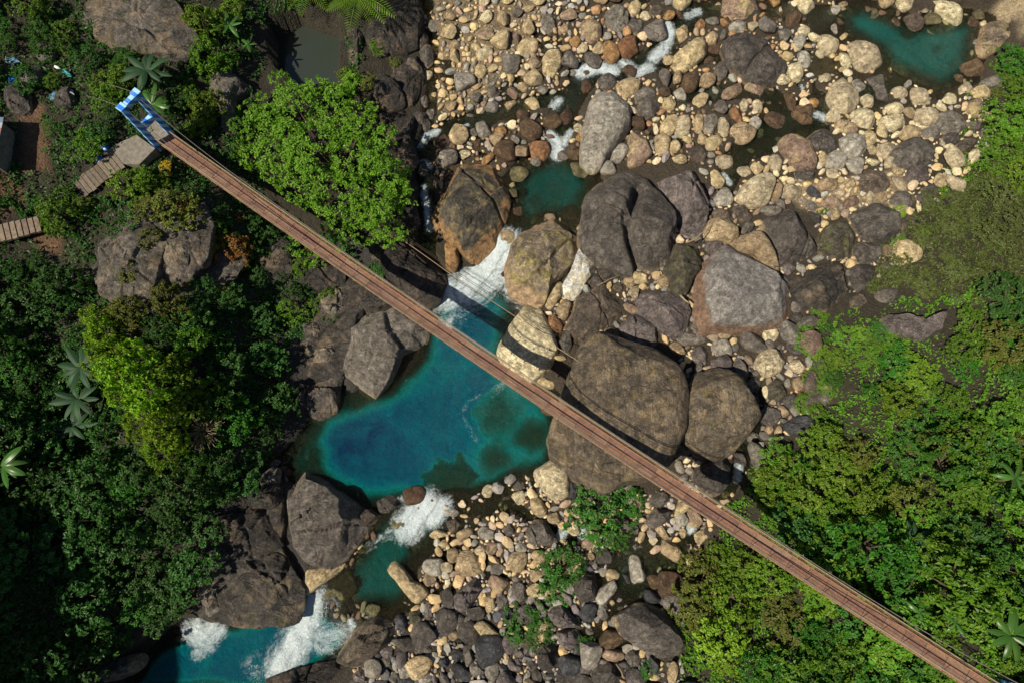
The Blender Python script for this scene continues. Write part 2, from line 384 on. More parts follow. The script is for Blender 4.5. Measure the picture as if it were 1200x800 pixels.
# sunk boulders shoal the main pool
for (px, py, r, up) in [(522, 572, 34, 1.6), (612, 505, 66, 0.9), (415, 525, 110, -0.8), (400, 694, 20, 0.9), (490, 585, 20, 1.0)]:
    q = wplan([(px, py)])[0]; d = np.hypot(xs - q[0], ys - q[1]) * 12.6
    tz = np.where(tz < wl + .2, np.minimum(tz + up * smooth(r, r * 0.2, d), wl - 0.12), tz)
TZ[sub] = tz
# pond terrace on the left bank (its own water sheet)
PONDZ = 2.55
Q = np.stack(plan(np.array([p[0] for p in POOLS[8][0]]), np.array([p[1] for p in POOLS[8][0]]), PONDZ), 1)
POND = Q
d = seg_dist(Q, GX, GY, True); sdist = np.where(inside(Q, GX, GY), d, -d)
TZ = np.where(sdist > 0, np.minimum(TZ, PONDZ - 0.15 - 0.5 * smooth(0, 1, sdist)), np.where(sdist > -1.2, np.maximum(TZ, PONDZ + 0.15), TZ))

def sample(A, x, y):
    x = np.asarray(x, float); y = np.asarray(y, float)
    i = np.clip(np.searchsorted(gx, x) - 1, 0, len(gx) - 2); j = np.clip(np.searchsorted(gy, y) - 1, 0, len(gy) - 2)
    u = np.clip((x - gx[i]) / (gx[i + 1] - gx[i]), 0, 1); v = np.clip((y - gy[j]) / (gy[j + 1] - gy[j]), 0, 1)
    return A[j, i] * (1 - u) * (1 - v) + A[j, i + 1] * u * (1 - v) + A[j + 1, i] * (1 - u) * v + A[j + 1, i + 1] * u * v
def ground(x, y): return sample(TZ, x, y)
def spot(px, py, dz=0.0):
    """place on the ground whose point dz above it was surveyed at px, py"""
    px = np.asarray(px, float); py = np.asarray(py, float); z = np.full(px.shape, 4.0)
    for _ in range(14):
        x, y = plan(px, py, z + dz); z = 0.5 * z + 0.5 * ground(x, y)
    x, y = plan(px, py, z + dz)
    return x, y, ground(x, y)

# ground colours: soil, gravel, bed and rock, plus crevice shade in the river zone
def pmask(P, z, soft=1.0):
    Q = np.stack(plan(np.array([p[0] for p in P]), np.array([p[1] for p in P]), z), 1)
    d = seg_dist(Q, GX, GY, True); s = np.where(inside(Q, GX, GY), d, -d) + 0.6 * fbm(GX * .6, GY * .6, 3, 5)
    return smooth(-soft * 0.5, soft * 0.5, s)[..., None]
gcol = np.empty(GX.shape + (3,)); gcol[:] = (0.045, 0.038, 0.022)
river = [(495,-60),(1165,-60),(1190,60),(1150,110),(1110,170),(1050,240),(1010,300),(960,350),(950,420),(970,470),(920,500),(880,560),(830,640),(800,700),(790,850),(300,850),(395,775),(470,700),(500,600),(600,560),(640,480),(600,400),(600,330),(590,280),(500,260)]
gcol = gcol + (np.array((0.065, 0.05, 0.032)) - gcol) * pmask(river, 1.0, 1.5)  # gravel darkened in colour to paint the shadowed gaps between stones
gcol = gcol + (np.array((0.27, 0.21, 0.13)) - gcol) * pmask([(497,-30),(640,-30),(640,60),(600,120),(520,130),(500,100)], 1.8, 1.5)
low = [(440,745),(500,700),(560,700),(640,700),(700,740),(700,850),(300,850)]
gcol = gcol + (np.array((0.05, 0.043, 0.034)) - gcol) * pmask(low, -0.5, 2.0) * 0.8
gcol = gcol + (np.array((0.46, 0.37, 0.24)) - gcol) * pmask([(1165,-10),(1210,-20),(1210,60),(1190,50),(1160,20)], 2.5)
gcol = gcol + (np.array((0.40, 0.31, 0.19)) - gcol) * pmask([(905,215),(960,215),(1060,200),(1060,240),(990,250),(960,260)], 2.2)
gcol = gcol + (np.array((0.20, 0.10, 0.045)) - gcol) * pmask([(925,435),(955,428),(970,455),(960,475),(930,470)], 2.2)
for P, zc in (([(28,130),(55,125),(58,200),(35,205)], 8.6), ([(-5,215),(28,205),(30,235),(5,262),(-5,262)], 8.5), ([(25,270),(65,270),(65,292),(40,290)], 8.4)):
    gcol = gcol + (np.array((0.19, 0.105, 0.058)) - gcol) * pmask(P, zc)
rockleft = [(300,255),(330,270),(350,300),(450,280),(520,320),(490,420),(440,470),(380,500),(350,560),(440,580),(420,650),(350,720),(240,730),(240,600),(320,540),(345,440)]
gcol = gcol + (np.array((0.055, 0.05, 0.046)) - gcol) * pmask(rockleft, 0.8)
outcrop = [(110,300),(150,255),(200,225),(270,215),(290,300),(250,340),(180,370),(120,340)]
gcol = gcol + (np.array((0.13, 0.12, 0.112)) - gcol) * pmask(outcrop, 8)
dep = WL - TZ
bedc = np.array((0.10, 0.075, 0.04)) + (np.array((0.13, 0.14, 0.065)) - np.array((0.10, 0.075, 0.04))) * smooth(0.2, 1.5, dep)[..., None]
gcol = gcol + (bedc - gcol) * smooth(-0.08, 0.05, dep)[..., None] * INF[..., None]

def grid_faces(nx, ny):
    a = np.arange(nx * ny).reshape(ny, nx)
    return np.stack([a[:-1, :-1].ravel(), a[:-1, 1:].ravel(), a[1:, 1:].ravel(), a[1:, :-1].ravel()], 1)
gm = NT('ground_mixed'); co = gm.coord('Object')
n1 = gm.noise(0.9, 6, 0.7, co); n2 = gm.noise(7, 5, 0.7, co)
vo = gm.n('ShaderNodeTexVoronoi'); vo.inputs['Scale'].default_value = 5.5; gm.L.new(co, vo.inputs['Vector'])
c = gm.attr('Col', 'Color')
c = gm.mix(gm.ramp(n1, [(0.3, 0.0), (0.7, 0.6)]), gm.mix(1.0, c, (0.5, 0.48, 0.45), 'MULTIPLY'), c)
c = gm.mix(gm.ramp(n2, [(0.4, 0.6), (0.62, 0)]), c, gm.mix(1.0, c, (0.35, 0.35, 0.33), 'MULTIPLY'))
hs = gm.n('ShaderNodeHueSaturation'); gm.put(hs.inputs['Color'], c); gm.put(hs.inputs['Value'], gm.math('ADD', gm.math('MULTIPLY', vo.outputs['Color'], 0.6), 0.7))
gm.col(hs.outputs[0]); gm.rough(0.95)
gm.nrm(gm.bump(gm.math('ADD', gm.math('SUBTRACT', 1.0, vo.outputs['Distance']), n2), 0.8, 0.12))
V = np.stack([GX.ravel(), GY.ravel(), TZ.ravel()], 1); GF = grid_faces(len(gx), len(gy))
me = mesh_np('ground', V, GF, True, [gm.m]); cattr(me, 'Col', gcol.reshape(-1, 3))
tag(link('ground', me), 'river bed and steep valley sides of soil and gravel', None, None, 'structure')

# ------------------------------------------------------------------ water
FOAM = [  # line, half width px, strength
 ([(592,286),(578,305),(560,325),(542,343)], 19, 1.15), ([(600,290),(585,312)], 9, 1.2), ([(580,318),(550,338),(528,346)], 23, 1.0), ([(545,340),(535,362),(525,380)], 18, 0.5), ([(585,325),(600,345),(612,352)], 13, 0.62),
 ([(500,592),(485,607),(478,618)], 16, 1.15), ([(520,590),(505,610)], 10, 1.1), ([(470,612),(455,625)], 7, 0.6),
 ([(364,703),(359,725),(347,752),(330,780)], 17, 1.1), ([(352,728),(378,748),(402,745)], 15, 0.72), ([(335,770),(300,785)], 16, 0.45), ([(410,728),(413,735)], 5, 1.0),
 ([(228,735),(240,748),(250,738)], 14, 0.95), ([(232,765),(245,758)], 8, 0.8),
 ([(680,85),(700,80),(718,82)], 9, 1.1), ([(690,50),(705,50),(715,45)], 6, 1.0), ([(775,20),(785,38),(778,60),(765,68)], 8, 1.0), ([(730,75),(745,85),(760,80)], 8, 0.95),
 ([(805,20),(818,14)], 7, 0.9), ([(648,125),(655,118)], 6, 0.9), ([(645,158),(655,168),(653,183)], 7, 1.1), ([(668,155),(660,170)], 5, 1.0), ([(640,160),(655,165)], 4, 1.0),
 ([(492,170),(500,160),(512,155)], 5, 0.9), ([(540,150),(548,147)], 3, 0.7), ([(495,190),(505,195)], 4, 0.8), ([(497,220),(499,240),(503,264)], 5, 0.9), ([(503,265),(505,268)], 5, 1.0),
 ([(958,135),(970,140),(990,137)], 6, 0.95), ([(940,95),(942,115)], 4, 0.8), ([(848,205),(855,215)], 4, 0.8), ([(822,113),(826,116)], 4, 0.8),
 ([(866,545),(864,560)], 5, 0.95), ([(808,600),(815,607),(810,620)], 5, 1.0), ([(895,515),(893,522)], 3, 0.9), ([(662,620),(655,632)], 5, 1.0), ([(684,622),(683,630)], 5, 1.0), ([(650,610),(658,612)], 3, .8),
 ([(672,290),(668,320),(660,332)], 3, 0.7), ([(575,455),(548,470),(540,485),(560,515)], 4, 0.42), ([(590,450),(575,460)], 7, 0.35), ([(600,480),(590,500)], 6, 0.25),
 ([(430,640),(450,628),(475,630)], 6, 0.5), ([(385,700),(395,712)], 6, 0.5), ([(440,715),(430,722)], 4, 0.6), ([(470,583),(478,590)], 4, 0.7),
]
foam = np.zeros(GX.shape); fs = np.zeros(xs.shape); fu = np.zeros(GX.shape); fv = np.zeros(GX.shape); fus = np.zeros(xs.shape); fvs = np.zeros(xs.shape)
for n_, (P, hw, st) in enumerate(FOAM):
    Q = wplan(P); d = np.full(xs.shape, 1e9); lat = np.zeros(xs.shape); alg = np.zeros(xs.shape); run = 0.0
    for a_, b_ in zip(Q[:-1], Q[1:]):
        ab = b_ - a_; Ls = np.hypot(*ab) + 1e-9; tt_ = ((xs - a_[0]) * ab[0] + (ys - a_[1]) * ab[1]) / Ls ** 2
        tc = np.clip(tt_, 0, 1); dq = np.hypot(xs - a_[0] - tc * ab[0], ys - a_[1] - tc * ab[1]); m = dq < d
        d = np.where(m, dq, d); lat = np.where(m, ((xs - a_[0]) * -ab[1] + (ys - a_[1]) * ab[0]) / Ls, lat); alg = np.where(m, run + tt_ * Ls, alg); run += Ls
    f_ = st * smooth(hw * 2.1, 0, d * 12.6); m = f_ > fs
    fs = np.where(m, f_, fs); fus = np.where(m, alg + n_ * 13.7, fus); fvs = np.where(m, lat + n_ * 5.1, fvs)
foam[sub] = fs; fu[sub] = fus; fv[sub] = fvs
dep = WL - TZ
keep = (dep > -0.12) & INF
wz = WL + foam * 0.16 * np.maximum(0, fbm(GX * 1.6, GY * 1.6, 3, 31) + 0.2) * 2 + 0.015 * fbm(GX * 1.0, GY * 1.0, 2, 40)
kf = keep.ravel()[GF].any(1) & INF.ravel()[GF].all(1)
used = np.unique(GF[kf]); remap = -np.ones(GX.size, int); remap[used] = np.arange(len(used))
wm = NT('river_water'); co = wm.coord('Object')
d_ = wm.attr('depth'); fo = wm.attr('foam')
nb = wm.math('ADD', wm.math('MULTIPLY', wm.noise(0.13, 3, 0.5, co), 0.55), wm.math('MULTIPLY', wm.noise(0.42, 5, 0.65, co, 0.6), 0.45))
dd = wm.math('ADD', d_, wm.math('MULTIPLY', wm.math('SUBTRACT', nb, 0.5), wm.math('MULTIPLY', d_, 1.3)))
body = wm.ramp(wm.math('MULTIPLY', dd, 0.2), [(0.0, (0.035, 0.035, 0.018)), (0.10, (0.02, 0.038, 0.022)), (0.22, (0.010, 0.07, 0.052)), (0.34, (0.004, 0.155, 0.135)), (0.47, (0.001, 0.195, 0.195)), (0.64, (0.001, 0.105, 0.155)), (0.86, (0.001, 0.032, 0.085))])
opac = wm.math('SUBTRACT', 1.0, wm.math('POWER', 0.71, d_), True)
dif = wm.n('ShaderNodeBsdfDiffuse'); wm.put(dif.inputs[0], body)
tra = wm.n('ShaderNodeBsdfTransparent'); wm.put(tra.inputs[0], wm.ramp(wm.math('MULTIPLY', d_, 0.25), [(0.0, (0.82, 0.84, 0.78)), (0.1, (0.62, 0.74, 0.60)), (0.35, (0.28, 0.62, 0.52)), (0.9, (0.03, 0.35, 0.38))]))
m1 = wm.n('ShaderNodeMixShader'); wm.put(m1.inputs[0], opac); wm.L.new(tra.outputs[0], m1.inputs[1]); wm.L.new(dif.outputs[0], m1.inputs[2])
w1 = wm.noise(2.2, 3, 0.6, co, 0.8); w2 = wm.noise(6.5, 3, 0.6, co, 0.4)
nrm = wm.bump(wm.math('ADD', w1, wm.math('MULTIPLY', w2, 0.5)), 1.0, 0.3)
wm.L.new(nrm, dif.inputs['Normal'])
w3 = wm.noise(3.4, 4, 0.7, co, 1.2)
nrm2 = wm.bump(wm.math('ADD', w3, wm.math('MULTIPLY', w2, 0.6)), 1.0, 0.55)
gl = wm.n('ShaderNodeBsdfGlossy'); gl.inputs['Roughness'].default_value = 0.12; wm.L.new(nrm2, gl.inputs['Normal'])
fr = wm.n('ShaderNodeFresnel'); fr.inputs['IOR'].default_value = 1.33; wm.L.new(nrm2, fr.inputs['Normal'])
m2 = wm.n('ShaderNodeMixShader'); wm.L.new(fr.outputs[0], m2.inputs[0]); wm.L.new(m1.outputs[0], m2.inputs[1]); wm.L.new(gl.outputs[0], m2.inputs[2])
fd = wm.n('ShaderNodeBsdfDiffuse'); fd.inputs[0].default_value = (0.68, 0.77, 0.80, 1)
cf = wm.n('ShaderNodeCombineXYZ'); wm.put(cf.inputs[0], wm.math('MULTIPLY', wm.attr('fu'), 0.42)); wm.put(cf.inputs[1], wm.math('MULTIPLY', wm.attr('fv'), 1.15))
fn1 = wm.noise(1.0, 6, 0.7, cf.outputs[0], 0.7); fn2 = wm.noise(4.5, 6, 0.8, co, 0.9)
fnm = wm.math('ADD', wm.math('MULTIPLY', fn1, 0.5), wm.math('MULTIPLY', fn2, 0.5))
fk = wm.math('ADD', wm.math('MULTIPLY', fo, 1.35), wm.math('MULTIPLY', wm.math('SUBTRACT', fnm, 0.5), 4.2))
fk = wm.math('MULTIPLY', wm.math('SUBTRACT', fk, 0.47), 1.05, True)
fk = wm.math('MULTIPLY', wm.math('MULTIPLY', fk, wm.math('MULTIPLY', fo, 2.2, True)), wm.math('ADD', 0.72, wm.math('MULTIPLY', fn2, 0.5)), True)
wm.L.new(wm.bump(fnm, 1.0, 0.6), fd.inputs['Normal'])
m3 = wm.n('ShaderNodeMixShader'); wm.put(m3.inputs[0], fk); wm.L.new(m2.outputs[0], m3.inputs[1]); wm.L.new(fd.outputs[0], m3.inputs[2])
wm.L.new(m3.outputs[0], wm.out.inputs[0])
V = np.stack([GX.ravel(), GY.ravel(), wz.ravel()], 1)[used]
me = mesh_np('river_water', V, remap[GF[kf]], True, [wm.m])
fattr(me, 'depth', np.maximum(dep.ravel()[used], 0)); fattr(me, 'foam', foam.ravel()[used]); fattr(me, 'fu', fu.ravel()[used]); fattr(me, 'fv', fv.ravel()[used])
RIVER_ME, RXY, RWL, RDEP = me, V[:, :2].copy(), WL.ravel()[used], np.maximum(dep.ravel()[used], 0)
tag(link('river', me), 'turquoise river with clear pools and white cascades', None, None, 'structure')
# still pond behind the low wall
pm = NT('pond_water'); pm.col((0.028, 0.035, 0.028)); pm.rough(0.08); pm.nrm(pm.bump(pm.noise(3, 2), 0.08, 0.05))
px0, px1, py0, py1 = POND[:, 0].min() - .4, POND[:, 0].max() + .4, POND[:, 1].min() - .4, POND[:, 1].max() + .4
X, Y = np.meshgrid(np.linspace(px0, px1, 40), np.linspace(py0, py1, 40))
tag(link('pond', mesh_np('pond', np.stack([X.ravel(), Y.ravel(), np.full(X.size, PONDZ)], 1), grid_faces(40, 40), True, [pm.m])), 'still dark pond behind a low wall', None, None, 'structure')
